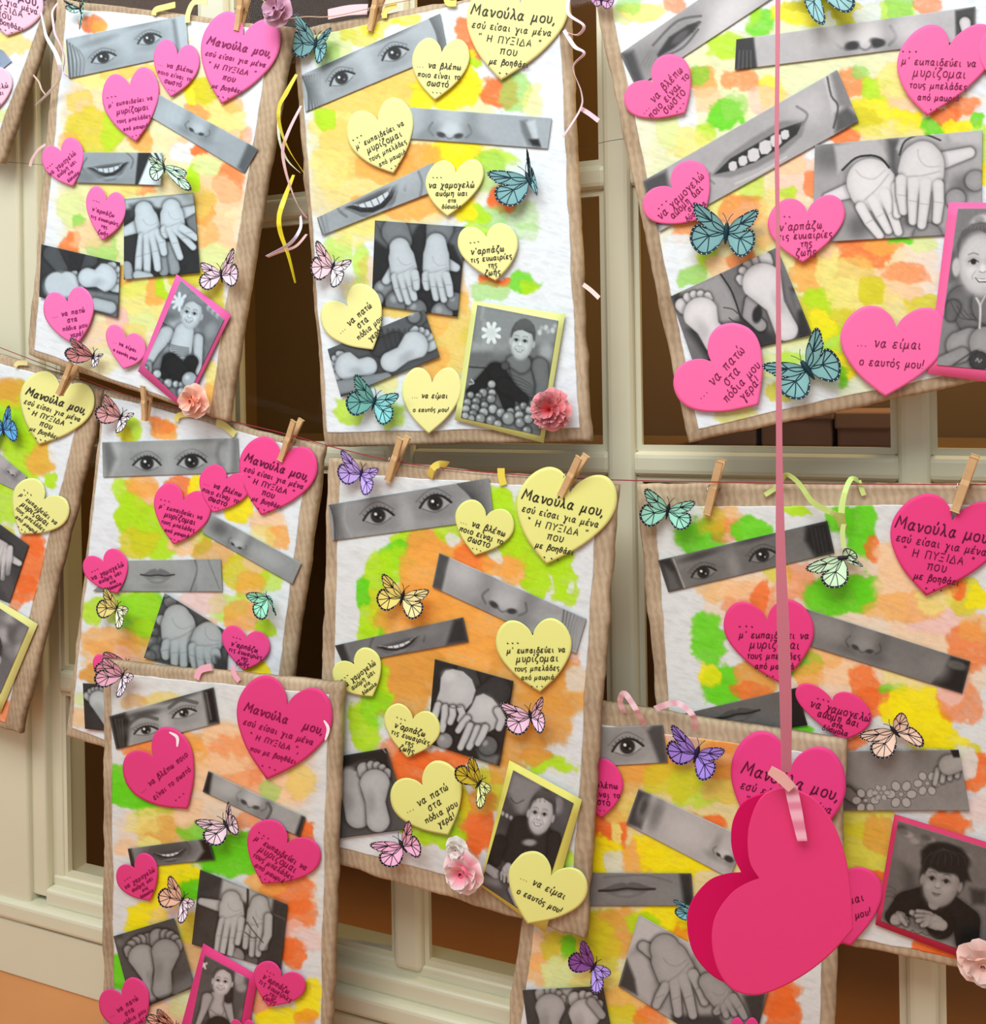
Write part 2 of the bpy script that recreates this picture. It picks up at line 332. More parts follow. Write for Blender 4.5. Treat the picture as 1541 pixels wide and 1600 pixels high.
        s.p(skin*lipv, arc(-.16, 1.08)+rv(arc(op+.42, 1.08)), 1.2)
        s.p(34, arc(0)+rv(arc(op+.18)), .9)
        s.p(214, arc(.03, .84)+rv(arc(.03+(op+.12)*.62, .80)), .9)
        for i in range(1, teeth):
            t = (i/teeth*2-1)*.82; y0 = (.03*(1-t*t)-.12*t*t+.1); s.l(70, .035*w, [*L(t*w, y0*w), *L(t*.98*w, (y0+(op+.12)*.62*(1-t*t)+.02)*w)], .75, 0)
        s.e(*L(0, .06*w), .86*w, .05*w, ang, 60, .8, .5)
        s.e(*L(0, (op+.33)*w), .5*w, .07*w, ang, skin*1.12, .8, .7)
    def hand(s, val, wrist, palm, r, tips, thumb=None, fw=None, line=.72):
        """palm seen from the front: wrist and palm points, palm radius, finger tips, thumb tip"""
        w = np.array(wrist, float); p = np.array(palm, float); fw = fw or r*.27
        if thumb is not None:
            th = np.array(thumb, float); b = w*.45+p*.55; m = b*.5+th*.5+(p-w)*.04
            s.c(val, [*b, fw*1.7, *m, fw*1.45, *th, fw*1.0], line)
        d = p-w; d /= np.hypot(*d)
        s.c(val, [*w, r*.72, *(w*.5+p*.5), r*.92, *p, r*.95], line)
        n = len(tips); nr = np.array([-d[1], d[0]]); tp = np.array(tips, float)
        if np.dot(tp[-1]-tp[0], nr) < 0: nr = -nr
        for i, t in enumerate(tp):
            o = (i-(n-1)/2)/(n-1)*2*(r-fw) if n > 1 else 0
            b = p+nr*o+d*r*.45; m = b*.5+t*.5+nr*o*.06
            s.c(val, [*b, fw, *m, fw*.97, *t, fw*.82], line)
            s.l(val*.78, fw*.22, [*(m+nr*fw*.7), *(m-nr*fw*.7)], .6, 0)
        s.e(*(p), r*.72, r*.95, math.degrees(math.atan2(d[1], d[0]))+90, val*1.03, .5, .9)
        s.l(val*.72, r*.07, np.array([p+nr*r*.75-d*r*.1, p+nr*r*.1+d*r*.16, p-nr*r*.55+d*r*.3]), .45)
        s.l(val*.74, r*.07, np.array([p+nr*r*.7-d*r*.3, p+nr*r*.2-d*r*.22, p-nr*r*.15-d*r*.5, p-nr*r*.25-d*r*.85]), .35)
    def foot(s, val, heel, ball, rh, rb, side=1, toes=1.0, line=.72):
        """sole: heel point, ball point; side = which side the big toe is on"""
        h = np.array(heel, float); b = np.array(ball, float); d = b-h; d /= np.hypot(*d); nr = np.array([-d[1], d[0]])*side
        m = h*.5+b*.5
        tr = rb*.30*toes
        for i, (o, f, k) in enumerate(((-.62, .92, 1.5), (-.12, 1.15, .95), (.25, 1.08, .9), (.58, .90, .85), (.88, .62, .8))):
            c = b+nr*(-o)*rb*-1*-1*1.0+d*rb*f; c = b-nr*o*rb+d*rb*f
            s.c(val*.97, [*(c-d*tr*.4), tr*k*.9, *(c+d*tr*.35), tr*k], line)
        s.c(val, [*h, rh, *(m-nr*rb*-.06), rh*.85, *b, rb], line)
        s.e(*(b+d*rb*.1), rb*.8, rb*.55, math.degrees(math.atan2(nr[1], nr[0])), val*1.05, .6, .8)
        s.e(*(m+nr*rh*.45), rh*.4, rh*.9, math.degrees(math.atan2(d[1], d[0]))+90, val*.86, .8, .8)
        s.e(*h, rh*.7, rh*.7, 0, val*1.05, .6, .8)
    def face(s, x, y, rx, ry, ang, skin=185, hair=50, top=.55, look=0, eyes=.3, mouth='smile', hw=1.08, back=0):
        L = s.loc(x, y, ang)
        s.e(*L(0, -.16*ry), rx*hw, ry*.96, ang, hair, .12)
        for q in (-1, 1): s.e(*L(q*1.0*rx, .12*ry), .13*rx, .2*ry, ang, skin*.88, .35)
        s.e(*L(0, .10*ry), rx*.94, ry*.90, ang, skin*.80, .1); s.e(*L(-.07*rx, .08*ry), rx*.84, ry*.85, ang, skin, .35)
        yh = -(1.0-top)*ry*.98
        s.p(hair, [*L(-.99*rx, -.05*ry), *L(-.84*rx, yh*.75), *L(-.5*rx, yh), *L(-.1*rx, yh*1.1), *L(.35*rx, yh*.92), *L(.75*rx, yh*.8), *L(.99*rx, -.02*ry), *L(1.03*rx, -.5*ry), *L(.8*rx, -.86*ry), *L(.42*rx, -1.07*ry), *L(0, -1.13*ry), *L(-.42*rx, -1.07*ry), *L(-.8*rx, -.86*ry), *L(-1.03*rx, -.5*ry)], 1.0)
        for i in range(-5, 6): s.l(hair*1.3+22, .045*rx, [*L(i*.10*rx, -1.06*ry), *L(i*.165*rx+.03*rx, yh*1.15)], .45, 0)
        for q in (-1, 1):
            ex = (q*.38+look)*rx
            s.e(*L(ex, .0), .28*rx, .13*ry, ang, skin*.78, .8, .7)
            s.l(skin*.5, .06*rx, np.array([L(ex-.2*rx, -.19*ry), L(ex, -.235*ry), L(ex+.2*rx, -.19*ry)]), .6)
            s.e(*L(ex, .02*ry), .17*rx, .085*ry, ang, skin*1.05, .3)
            s.e(*L(ex, .015*ry), .12*rx, .085*ry, ang, 32, .3)
            s.l(40, .05*rx, np.array([L(ex-.2*rx, .02*ry), L(ex, -.055*ry), L(ex+.2*rx, .02*ry)]), .8)
        for q in (-1, 1): s.e(*L((look+q*.46)*rx, .3*ry), .2*rx, .14*ry, ang, skin*1.1, .8, .7)
        s.e(*L(look*rx, .22*ry), .11*rx, .12*ry, ang, skin*1.12, .7); s.l(skin*.6, .05*rx, np.array([L((look-.13)*rx, .30*ry), L(look*rx, .335*ry), L((look+.13)*rx, .30*ry)]), .7)
        if mouth == 'smile':
            s.p(70, [*L((look-.34)*rx, .47*ry), *L((look-.15)*rx, .51*ry), *L((look+.15)*rx, .51*ry), *L((look+.34)*rx, .47*ry), *L((look+.17)*rx, .62*ry), *L((look-.17)*rx, .62*ry)], .8)
            s.p(228, [*L((look-.26)*rx, .50*ry), *L(look*rx, .53*ry), *L((look+.26)*rx, .50*ry), *L((look+.15)*rx, .585*ry), *L((look-.15)*rx, .585*ry)], .6)
            for q in (-1, 1): s.l(skin*.7, .05*rx, np.array([L((look+q*.3)*rx, .3*ry), L((look+q*.43)*rx, .42*ry), L((look+q*.42)*rx, .52*ry)]), .5)
        else:
            s.l(62, .06*rx, np.array([L((look-.2)*rx, .53*ry), L(look*rx, .54*ry), L((look+.2)*rx, .53*ry)]), .9); s.e(*L(look*rx, .59*ry), .17*rx, .045*ry, ang, skin*.72, .5)
    def grain(s, a, sz=6, seed=9): s.V += (fbm(s.X*s.sc, s.Y*s.sc, sz, seed)-.5)*a
    def balls(s, spots, val=150):
        for x, y, r in spots:
            s.c(val+((x*7+y*3) % 50)-20, [x, y, r], .6); s.e(x-r*.3, y-r*.3, r*.3, r*.3, 0, val+60, .6, .7)

def grid_px(quad, step):
    q = np.asarray(quad, float)
    n = max(2, int(max(np.hypot(*(q[1]-q[0])), np.hypot(*(q[2]-q[3])))/step)+1); m = max(2, int(max(np.hypot(*(q[3]-q[0])), np.hypot(*(q[2]-q[1])))/step)+1)
    u, v = np.meshgrid(np.linspace(0, 1, n), np.linspace(0, 1, m)); u = u[..., None]; v = v[..., None]
    X = q[0]*(1-u)*(1-v)+q[1]*u*(1-v)+q[2]*u*v+q[3]*(1-u)*v
    i = np.arange(n*m).reshape(m, n)
    F = np.stack([i[:-1, :-1], i[1:, :-1], i[1:, 1:], i[:-1, 1:]], -1).reshape(-1, 4)
    rim = np.concatenate([i[0, :-1], i[:-1, -1], i[-1, :0:-1], i[:0:-1, 0]])
    return X.reshape(-1, 2), F, rim, u.ravel(), v.ravel()
def sheet(name, quad, z, colors_fn, m, step, parent, relief=None, label=None, thick=.0006, jit=0):
    X, F, rim, u, v = grid_px(quad, step)
    if jit:
        e = np.minimum(np.minimum(u, 1-u), np.minimum(v, 1-v)); k = np.clip(1-e*12, 0, 1)
        X = X+np.stack([fbm(X[:, 1], X[:, 0]*.2, 60, 31)-.5, fbm(X[:, 0], X[:, 1]*.2, 60, 33)-.5], 1)*jit*k[:, None]
    d = z+(relief(X, u, v) if relief else 0*u)
    V = P(X[:, 0], X[:, 1], d); c = lin(np.clip(colors_fn(X), 0, 255))
    n = len(V); back = V[rim].copy(); back[:, 1] += thick; k = len(rim)
    F2 = np.stack([rim, np.roll(rim, -1), n+(np.arange(k)+1) % k, n+np.arange(k)], 1)
    return mesh_obj(name, np.vstack([V, back]), np.vstack([F, F2]), m, parent, np.vstack([c, c[rim]]), label=label)

# ---------------------------------------------------------------- collage board and what is glued on it
B = {}
TINT = (1, 1, 1)
def board(label, d, card, paper, paint, base=(231, 241, 245), tint=(1, 1, 1), seed=0, thick=.009):
    global TINT
    TINT = tint
    c = np.array(card, float); org = P((c[0, 0]+c[1, 0])/2, (c[0, 1]+c[1, 1])/2, d-thick)
    t = empty('collage_board', org, label, 'collage', 'cardboard collages pegged along the window')
    B.update(t=t, d=d, n=0)
    # backing: worn rounded rim
    out = []
    for i in range(4):
        a, b = c[i], c[(i+1) % 4]; n = int(np.hypot(*(b-a))/11)
        for k in range(n): out.append(a+(b-a)*k/n)
    out = np.array(out); out = out+(np.stack([fbm(out[:, 0], out[:, 1], 40, 50+seed), fbm(out[:, 0], out[:, 1], 37, 60+seed)], 1)-.5)*7
    cen = c.mean(0); n = len(out)
    def inset(px): dv = out-cen; L = np.hypot(dv[:, 0], dv[:, 1])[:, None]; return out-dv/L*px
    rings = [(out, -thick), (out, -.0035), (inset(1.6), -.0012), (inset(5), 0.0), (inset(9), .0004)]
    V = np.vstack([P(r[:, 0], r[:, 1], d) + np.array([0, -z, 0]) for r, z in rings]+[P(cen[0], cen[1], d)[None], (P(cen[0], cen[1], d)+np.array([0, thick, 0]))[None]])
    F = []
    for r in range(4):
        for i in range(n): j = (i+1) % n; F.append((r*n+i, (r+1)*n+i, (r+1)*n+j, r*n+j))
    for i in range(n): j = (i+1) % n; F.append((4*n+i, 5*n, 4*n+j)); F.append((i, j, 5*n+1))
    mesh_obj('cardboard_backing', V, F, M['cardboard'], t)
    PC = dict(o=(246, 172, 74), O=(244, 112, 42), y=(250, 236, 10), c=(240, 232, 130), C=(236, 208, 100), g=(178, 232, 20), G=(100, 216, 20), p=(248, 208, 160),
              w=base, l=(222, 238, 160), k=(242, 200, 190), t=(226, 160, 66), Y=(214, 208, 30), v=(150, 215, 90))
    def col(X):
        x, y = X[:, 0], X[:, 1]; out = np.tile(np.array(base, float), (len(x), 1))
        wx = (fbm(x, y, 26, 3)-.5)*22; wy = (fbm(x, y, 26, 7)-.5)*22
        streak = fbm(x*.35+y*.2, y*1.6-x*.5, 10, 13+seed); grain = fbm(x, y, 5, 17+seed)
        for f, txt in paint:
            ox, oy, s = FR[f]
            for k, b in enumerate(txt.split(';')):
                b = b.split()
                if not b: continue
                bx, by, rx, ry = [float(q) for q in b[:4]]; bx = bx*s+ox; by = by*s+oy; rx *= s; ry *= s
                a = float(b[5]) if len(b) > 5 else .9; cc = np.array(PC[b[4]], float)
                q = (np.abs((x+wx-bx)/rx)**2.6+np.abs((y+wy-by)/ry)**2.6)**(1/2.6)+(fbm(x+k*37, y, 12, 21)-.5)*.5*min(1, 30/min(rx, ry))
                m = (1-ss(.84, 1.1, q))*a; m = m*np.clip(.92+.6*(streak-.36)+(grain-.5)*(.15+.9*(1.2-a)), 0, 1)
                edge = np.exp(-((q-.95)/.06)**2)*.06*a
                out = out*(1-m[:, None])+cc*m[:, None]; out *= (1-edge[:, None]*np.array([.2, .6, 1.]))
        out *= (1-.07*np.clip(np.abs(streak-.5)*3, 0, 1))[:, None]
        return out
    rel = lambda X, u, v: .0004+.0005*fbm(X[:, 0], X[:, 1], 45, 40+seed)+.00025*fbm(X[:, 0], X[:, 1], 14, 44+seed)+.0012*np.clip(fbm(X[:, 0]+u*0, X[:, 1], 120, 47+seed)-.55, 0, 1)*np.clip(1-10*np.minimum(np.minimum(u, 1-u), np.minimum(v, 1-v)), 0, 1)
    sheet('paper_sheet', paper, d, col, M['painted'], 2.2, t, rel, jit=6)
def nextz(base): B['n'] += 1; return B['d']+base+.00022*B['n']
def photo(label, quad, fn, bg=160, grad=0, name='photo_strip', grain=10, parent=None, z=None, tint=None, raw=False):
    q = T(quad); f = CUR; ox, oy, s = FR[f]; tn = tint or TINT
    def col(X):
        S = Print((X[:, 0]-ox)/s, (X[:, 1]-oy)/s, bg, s)
        a, b = (q[0]+q[3])/2, (q[1]+q[2])/2; ax = b-a; t = ((X-a)@ax)/(ax@ax)
        S.V += grad*(t-.5); S.V += (fbm(X[:, 0], X[:, 1], 40, 3)-.5)*22
        fn(S); S.grain(grain, 5)
        return np.clip(S.V, 6, 240)[:, None]*np.array(tn)
    return sheet(name, q, z or nextz(.0018), col, M['print'], 1.3, parent or B['t'], lambda X, u, v: .0005*(u-.5)**2*4, label=label, thick=.0004)
def mount(label, outer, inner, color, fn, bg=110, tint=None):
    z = nextz(.0024); q = T(outer)
    o = sheet('photo_mount', q, z, lambda X: np.tile(np.array(color, float), (len(X), 1)), M['card'], 25, B['t'], label=label, thick=.0008)
    photo(label.replace('card mount', 'print'), inner, fn, bg, 0, 'portrait_print', 12, o, z+.0005, tint)
def heart_shape():
    r = smooth_line([(0, 0), (.10, -.15), (.34, -.285), (.62, -.30), (.87, -.17), (1.0, .05), (.97, .27), (.80, .49), (.50, .73), (0, 1.0)], 4)
    return np.vstack([r[:-1], [(0, 1.0)], (r[1:-1]*[-1, 1])[::-1]])
def heart(N, Tp, L, R, kind=None, color=(236, 84, 156), ink=(120, 20, 70), rot=0, tsc=1.0, label=None, pen=1.0, glint=None, lift=.003, shift=(0, 0)):
    N, Tp, L, R = [T(a)[0] for a in (N, Tp, L, R)]
    hx = (R-L)/2; vy = Tp-N; z0 = nextz(lift); S = heart_shape(); cen = np.array([0, .3])
    bow = lambda u, v: -.0012*(u*u+(v-.4)**2)+.0010
    V = []; F = []; n = len(S); rr = (1, .93, .7, .4)
    for k in rr:
        uv = cen+(S-cen)*k; p = N+uv[:, :1]*hx+uv[:, 1:]*vy; V.append(P(p[:, 0], p[:, 1], z0+bow(uv[:, 0], uv[:, 1])))
    V.append(P(*(N+cen[1]*vy), z0+bow(0, .3))[None]); bk = V[0].copy(); bk[:, 1] += .0011; V.append(bk)
    for r in range(3):
        for i in range(n): j = (i+1) % n; F.append((r*n+i, (r+1)*n+i, (r+1)*n+j, r*n+j))
    for i in range(n): j = (i+1) % n; F.append((3*n+i, 4*n, 3*n+j)); F.append((4*n+1+i, i, j, 4*n+1+j))
    V = np.vstack(V); h = mesh_obj('paper_heart', V, F, M['card'], B['t'], np.tile(lin(color), (len(V), 1)), label=label)
    mb = MB(); ex = hx/np.hypot(*hx); ey = vy/np.hypot(*vy); W2 = np.hypot(*hx)
    if rot:
        a = math.radians(rot); ex = np.array([ex[0]*math.cos(a)-ex[1]*math.sin(a), ex[0]*math.sin(a)+ex[1]*math.cos(a)]); ey = np.array([-ex[1], ex[0]])
    det = np.array([[hx[0], vy[0]], [hx[1], vy[1]]]); inv = np.linalg.inv(det)
    def put(p, w):
        v, f = ribbon_px(p, w); uv = (v-N)@inv.T; mb.add(P(v[:, 0], v[:, 1], z0+.00045+bow(uv[:, 0], uv[:, 1])), f, lin(ink))
    if kind:
        c0 = N+.5*vy
        for txt, cu, cv, wf, bold in TXT[kind]:
            st, tw = strokes(txt); w = wf*2*W2*tsc; sc = w/tw
            if txt == '...': sc = W2*.018; w = tw*sc
            ctr = c0+ex*(cu+shift[0])*W2+ey*(cv+shift[1]-.5)*np.hypot(*vy)
            for p in st:
                q = ctr+ex*(p[:, :1]*sc-w/2)-ey*(p[:, 1:]*sc)
                put(q, max(1.1, min(1.45, sc*2.8))*bold*pen*(1.5 if txt == '...' else 1))
        mb.build('handwriting', M['ink'], h, label='dark handwriting')
    if glint is not None:
        g = MB(); p = smooth_line(T(glint), 5); v, f = ribbon_px(p, np.sin(np.linspace(.35, 2.8, len(p)))*5); g.add(P(v[:, 0], v[:, 1], z0+.0004), f, lin((250, 240, 245))); g.build('painted_highlight', M['ink'], h)  # glint: a highlight painted as a white stroke on the heart
    return h
PINKH = (240, 96, 168); YELH = (232, 236, 148); LPINK = (228, 62, 128)
FWo = np.array([(0, 0), (.3, -.16), (.62, -.16), (.9, -.09), (1.0, 0), (.97, .12), (.86, .22), (.76, .27), (.66, .34), (.34, .3), (.1, .14)])
HWo = np.array([(0, 0), (.1, .1), (.36, .28), (.58, .38), (.62, .55), (.55, .76), (.42, .94), (.2, 1.03), (.02, 1.0), (-.1, .82), (-.12, .5), (-.06, .2)])
def bfly(body, F1, H1, F2, H2, color, edge=(24, 22, 30), c2=None, label=None, el=(.010, .010), side=(1, 1), up=None):
    b = T(body)[0]; z0 = nextz(.004); L = np.mean([np.hypot(*(T(q)[0]-b)) for q in (F1, F2)])
    A = [T(q)[0]-b for q in (F1, H1, F2, H2)]
    # body
    ax = -(A[0]+A[2])/2+(A[1]+A[3])/2; ax = ax/(np.hypot(*ax)+1e-6); mb = MB(); bl = L*.26
    pts = [b-ax*bl*.9, b-ax*bl*.55, b-ax*bl*.2, b+ax*bl*.4, b+ax*bl*1.1]; rad = [.03, .055, .06, .05, .012]; V = []; F = []; nn = 8; px = .0007
    for p, r in zip(pts, rad):
        c = P(p[0], p[1], z0+.001); R = r*L*px*1.0; an = np.array([ax[1], -ax[0]])
        e1 = P(*(p+an*3), z0+.001)-c; e1 /= np.linalg.norm(e1)
        for k in range(nn): a = 2*math.pi*k/nn; V.append(c+e1*R*math.cos(a)+np.array([0, -1, 0])*R*math.sin(a))
    for i in range(4):
        for k in range(nn): j = (k+1) % nn; F.append((i*nn+k, i*nn+j, (i+1)*nn+j, (i+1)*nn+k))
    mb.add(V, F, lin(edge))
    hd = pts[0]; an = np.array([ax[1], -ax[0]])
    for q in (-1, 1):
        l = smooth_line(np.array([hd, hd-ax*L*.13+an*q*L*.05, hd-ax*L*.24+an*q*L*.13]), 4); v, f = ribbon_px(l, 1.0); mb.add(P(v[:, 0], v[:, 1], z0+.002+.002*np.linspace(0, 1, len(v))), f, lin(edge))
    o = mb.build('butterfly', M['ink'], B['t'], label=label)
    for k in (0, 1):
        Fv, Hv = A[2*k], A[2*k+1]; base = np.array(color if (k == 0 or c2 is None) else c2, float); mb = MB()
        lv = math.sqrt(abs(Fv[0]*Hv[1]-Fv[1]*Hv[0])+1)+12
        def mp(ab, dz=0.0):
            ab = np.asarray(ab, float); p = b+ab[:, :1]*Fv+ab[:, 1:]*Hv; r = np.hypot(p[:, 0]-b[0], p[:, 1]-b[1])/L
            return P(p[:, 0], p[:, 1], z0+el[k]*np.clip(r, 0, 1.3)+dz), p
        for O, dz in ((HWo, 0), (FWo, .0003)):
            O2 = smooth_line(O, 3, True); n = len(O2); c = O2.mean(0)
            ins = c+(O2-c)*.80; mid = c+(O2-c)*.4
            V = np.vstack([mp(O2, dz)[0], mp(ins, dz)[0], mp(mid, dz)[0], mp(c[None], dz)[0]])
            cc = np.vstack([np.tile(lin(base*.93), (n, 1)), np.tile(lin(base), (n, 1)), np.tile(lin(np.clip(base*1.05, 0, 255)), (n+1, 1))])
            F = []
            for r in (0, 1): F += [(r*n+i, (r+1)*n+i, (r+1)*n+(i+1) % n, r*n+(i+1) % n) for i in range(n)]
            F += [(2*n+i, 3*n, 2*n+(i+1) % n) for i in range(n)]
            mb.add(V, F, cc)
            # dark margin, veins, pale dots
            w = np.where(np.hypot(*(O2*[1, .9]).T) > .45, 1.0, .35); inn = O2-(O2-c)*(.165*w)[:, None]
            V = np.vstack([mp(O2, dz+.0001)[0], mp(inn, dz+.0001)[0]]); mb.add(V, [(i, n+i, n+(i+1) % n, (i+1) % n) for i in range(n)], lin(edge))
            tg = ([(.97, .0), (.93, .15), (.8, .25), (.6, .31), (.62, -.15)] if O is FWo else [(.6, .42), (.58, .65), (.42, .92), (.18, 1.0), (-.05, .85)])
            hub = np.array([.42, .04]) if O is FWo else np.array([.22, .42])
            for tt in tg:
                a = np.array([hub, hub*.5+np.array(tt)*.5+rng.uniform(-.015, .015, 2), tt]); _, p = mp(smooth_line(a, 3)); v, f = ribbon_px(p, max(1.0, L*.026))
                r = np.hypot(v[:, 0]-b[0], v[:, 1]-b[1])/L; mb.add(P(v[:, 0], v[:, 1], z0+el[k]*np.clip(r, 0, 1.3)+dz+.00012), f, lin(edge))
            loop = [(0, 0), (hub[0]*.5-.02*(O is FWo), hub[1]*.5-.06), tuple(hub), (hub[0]*.55, hub[1]*.55+.09), (0, 0)]
            _, p = mp(smooth_line(np.array(loop), 3)); v, f = ribbon_px(p, max(1.0, L*.026)); r = np.hypot(v[:, 0]-b[0], v[:, 1]-b[1])/L
            mb.add(P(v[:, 0], v[:, 1], z0+el[k]*np.clip(r, 0, 1.3)+dz+.00013), f, lin(edge))
            for i in range(0, n, 2):
                if w[i] < .9: continue
                q = O2[i]-(O2[i]-c)*.06; s_ = .016; q4 = np.array([(q[0]-s_, q[1]), (q[0], q[1]+s_), (q[0]+s_, q[1]), (q[0], q[1]-s_)]); mb.add(mp(q4, dz+.0002)[0], [(0, 1, 2, 3)], lin((235, 238, 235)))
        mb.build('wing', M['card'], o)
    return o
def strip3(pts, w, d, color, name='ribbon', parent=None, twist=0.0, lab=None, m='cloth', pat=None, ph=0.0, thick=.0004):
    """flat ribbon along a line; d may vary along it; twist turns it about its own line"""
    p = smooth_line(T(pts), 7); n = len(p); dd = np.interp(np.linspace(0, 1, n), np.linspace(0, 1, len(np.atleast_1d(d))), np.atleast_1d(d)) if np.ndim(d) else np.full(n, float(d))
    C = P(p[:, 0], p[:, 1], dd); tn = np.gradient(C, axis=0); tn /= np.linalg.norm(tn, axis=1)[:, None]+1e-9
    side = np.cross(tn, np.array([0, 1.0, 0])); side /= np.linalg.norm(side, axis=1)[:, None]+1e-9; nor = np.cross(side, tn)
    a = ph+twist*np.linspace(0, 1, n)*2*math.pi; wv = np.interp(np.linspace(0, 1, n), np.linspace(0, 1, len(np.atleast_1d(w))), np.atleast_1d(w))*.0007/2
    S = (side*np.cos(a)[:, None]+nor*np.sin(a)[:, None])*wv[:, None]; N2 = (-side*np.sin(a)[:, None]+nor*np.cos(a)[:, None])*thick/2
    V = np.vstack([C+S+N2, C-S+N2, C-S-N2, C+S-N2]); F = []
    for i in range(n-1):
        for k in range(4): l = (k+1) % 4; F.append((k*n+i, k*n+i+1, l*n+i+1, l*n+i))
    F += [(0, n, 2*n, 3*n), (n-1, 2*n-1, 3*n-1, 4*n-1)]
    c = np.tile(lin(color), (4*n, 1))
    if pat is not None: msk = np.tile((np.arange(n)//2) % 2 == 0, 4); c[msk] = lin(pat)
    return mesh_obj(name, V, F, M[m], parent, c, smooth=False)
def rose(center, size, color, core, parent=None, d=.02, kind='rose', stem=None, label=None, name='paper_flower', seedv=1):
    """ruffled petals in whorls round a centre; size = outer radius in px"""
    r_ = np.random.RandomState(seedv); c = T(center)[0]; s = size*FR[CUR][2]*.00072; C0 = P(c[0], c[1], d)
    root = MB(); V = []; F = []
    for i in range(6):
        for k in range(10):
            a = 2*math.pi*k/10; rr = s*.42*math.sin(math.pi*(i+.5)/7); V.append(C0+np.array([rr*math.cos(a), -s*.55*math.cos(math.pi*(i+.5)/7)*.8, rr*math.sin(a)]))
    for i in range(5):
        for k in range(10): F.append((i*10+k, i*10+(k+1) % 10, (i+1)*10+(k+1) % 10, (i+1)*10+k))
    root.add(V, F, lin(core)); o = root.build(name, M['petal'], parent, **({'label': label} if parent is not None and label else {}))
    whorls = ((5, .95, .12, 1.0), (5, .72, .35, .97), (4, .5, .55, .93)) if kind == 'rose' else ((8, 1.0, .1, 1.0), (8, .85, .35, .95), (7, .62, .55, .88), (5, .4, .7, .8))
    for wi, (n, rad, up, sh) in enumerate(whorls):
        for i in range(n):
            a0 = 2*math.pi*(i+.5*wi)/n+r_.uniform(-.15, .15); wd = math.pi/n*1.35; V = []; F = []; nu, nv = 7, 6; col = []
            for b in range(nv):
                t = b/(nv-1)
                for a in range(nu):
                    q = a/(nu-1)*2-1; ang = a0+q*wd*(.35+.65*math.sin(math.pi*min(t, .75)/1.5)); rr = s*rad*t*(1-.16*q*q*t)
                    ruff = (.10 if kind == 'rose' else .2)*s*t*t*math.sin(q*(5 if kind == 'rose' else 9)+i*2.1)
                    y = -s*(up*(.35+1.1*t*(1-.55*t*(1 if wi == 0 else .25))))-ruff
                    V.append(C0+np.array([rr*math.cos(ang), y, rr*math.sin(ang)])); k_ = t**1.5; col.append(np.array(core)*(1-k_)+np.array(color)*k_*sh)
            for b in range(nv-1):
                for a in range(nu-1): F.append((b*nu+a, b*nu+a+1, (b+1)*nu+a+1, (b+1)*nu+a))
            pm = mesh_obj('petal', V, F, M['petal'], o, lin(np.array(col)))
    if stem is not None:
        strip3([*stem], 7, d-.002, (90, 30, 34), 'stem', o, m='card', thick=.003)
    return o

# ================================================================ window behind the collages
def xw(px, py=700): return float(P(px, py, 0)[0])
def zw(py, px=960): return float(P(px, py, 0)[2])
FLOORZ = float(P(0, 1524, 0.02)[2])
XL, XR = xw(88, 1100), xw(2000)
cols = [(90, 0), (318, 362), (601, 645), (947, 991), (1403, 1455), (1985, 2040)]
rows = [(-320, -270), (252, 292), (705, 744), (1168, 1212), (1590, 1640)]
def st(name, geo, m, parent=None, label=None):
    V, F = geo; o = mesh_obj(name, V, F, m, parent, smooth=False, label=label)
    if parent is None: o['kind'] = 'structure'
    return o
win = bpy.data.objects.new('window_1', None); COL.objects.link(win); win['kind'] = 'structure'; win.location = (xw(960), 0.02, zw(700))
zt, zb = zw(-330), zw(1600)
for i, (a, b) in enumerate(cols[1:], 1): st('mullion', box(xw(a), xw(b), 0.0, .034, zb, zt, .007), M['frame'], win)
for i, (a, b) in enumerate(rows[:-1]):
    for j in range(5):
        x0 = XL-.002 if j == 0 else xw(cols[j][1])-.004; x1 = xw(cols[j+1][0])+.004
        st('glazing_bar', box(x0, x1, .003, .034, zw(b), zw(a), .007), M['frame'], win)
for i in range(4):
    for j in range(5):
        x0 = XL if j == 0 else xw(cols[j][1]); x1 = xw(cols[j+1][0])
        st('window_pane', box(x0-.004, x1+.004, .017, .021, zw(rows[i+1][0])-.004, zw(rows[i][1])+.004), M['glass'], win)
        # slim bead round each pane
        za, zc = zw(rows[i+1][0]), zw(rows[i][1]); w = .006
        mb = MB()
        for g in ((x0, x0+w, za, zc), (x1-w, x1, za, zc), (x0+w, x1-w, za, za+w), (x0+w, x1-w, zc-w, zc)):
            V, F = box(g[0], g[1], .010, .017, g[2], g[3]); mb.add(V, F, (1, 1, 1))
        mb.build('glazing_bead', M['frame'], win, smooth=False)
# left stile with a stepped moulding, then door post
xs = XL
for (x0, x1, y0, bv) in ((xs-.020, xs, .008, .003), (xs-.045, xs-.018, -.004, .004), (xs-.105, xs-.043, -.012, .005), (xs-.150, xs-.108, -.020, .006)):
    st('stile_moulding', box(x0, x1, y0, .05, FLOORZ if x1 < xs-.02 else zb-.02, zt, bv), M['frame'], win)
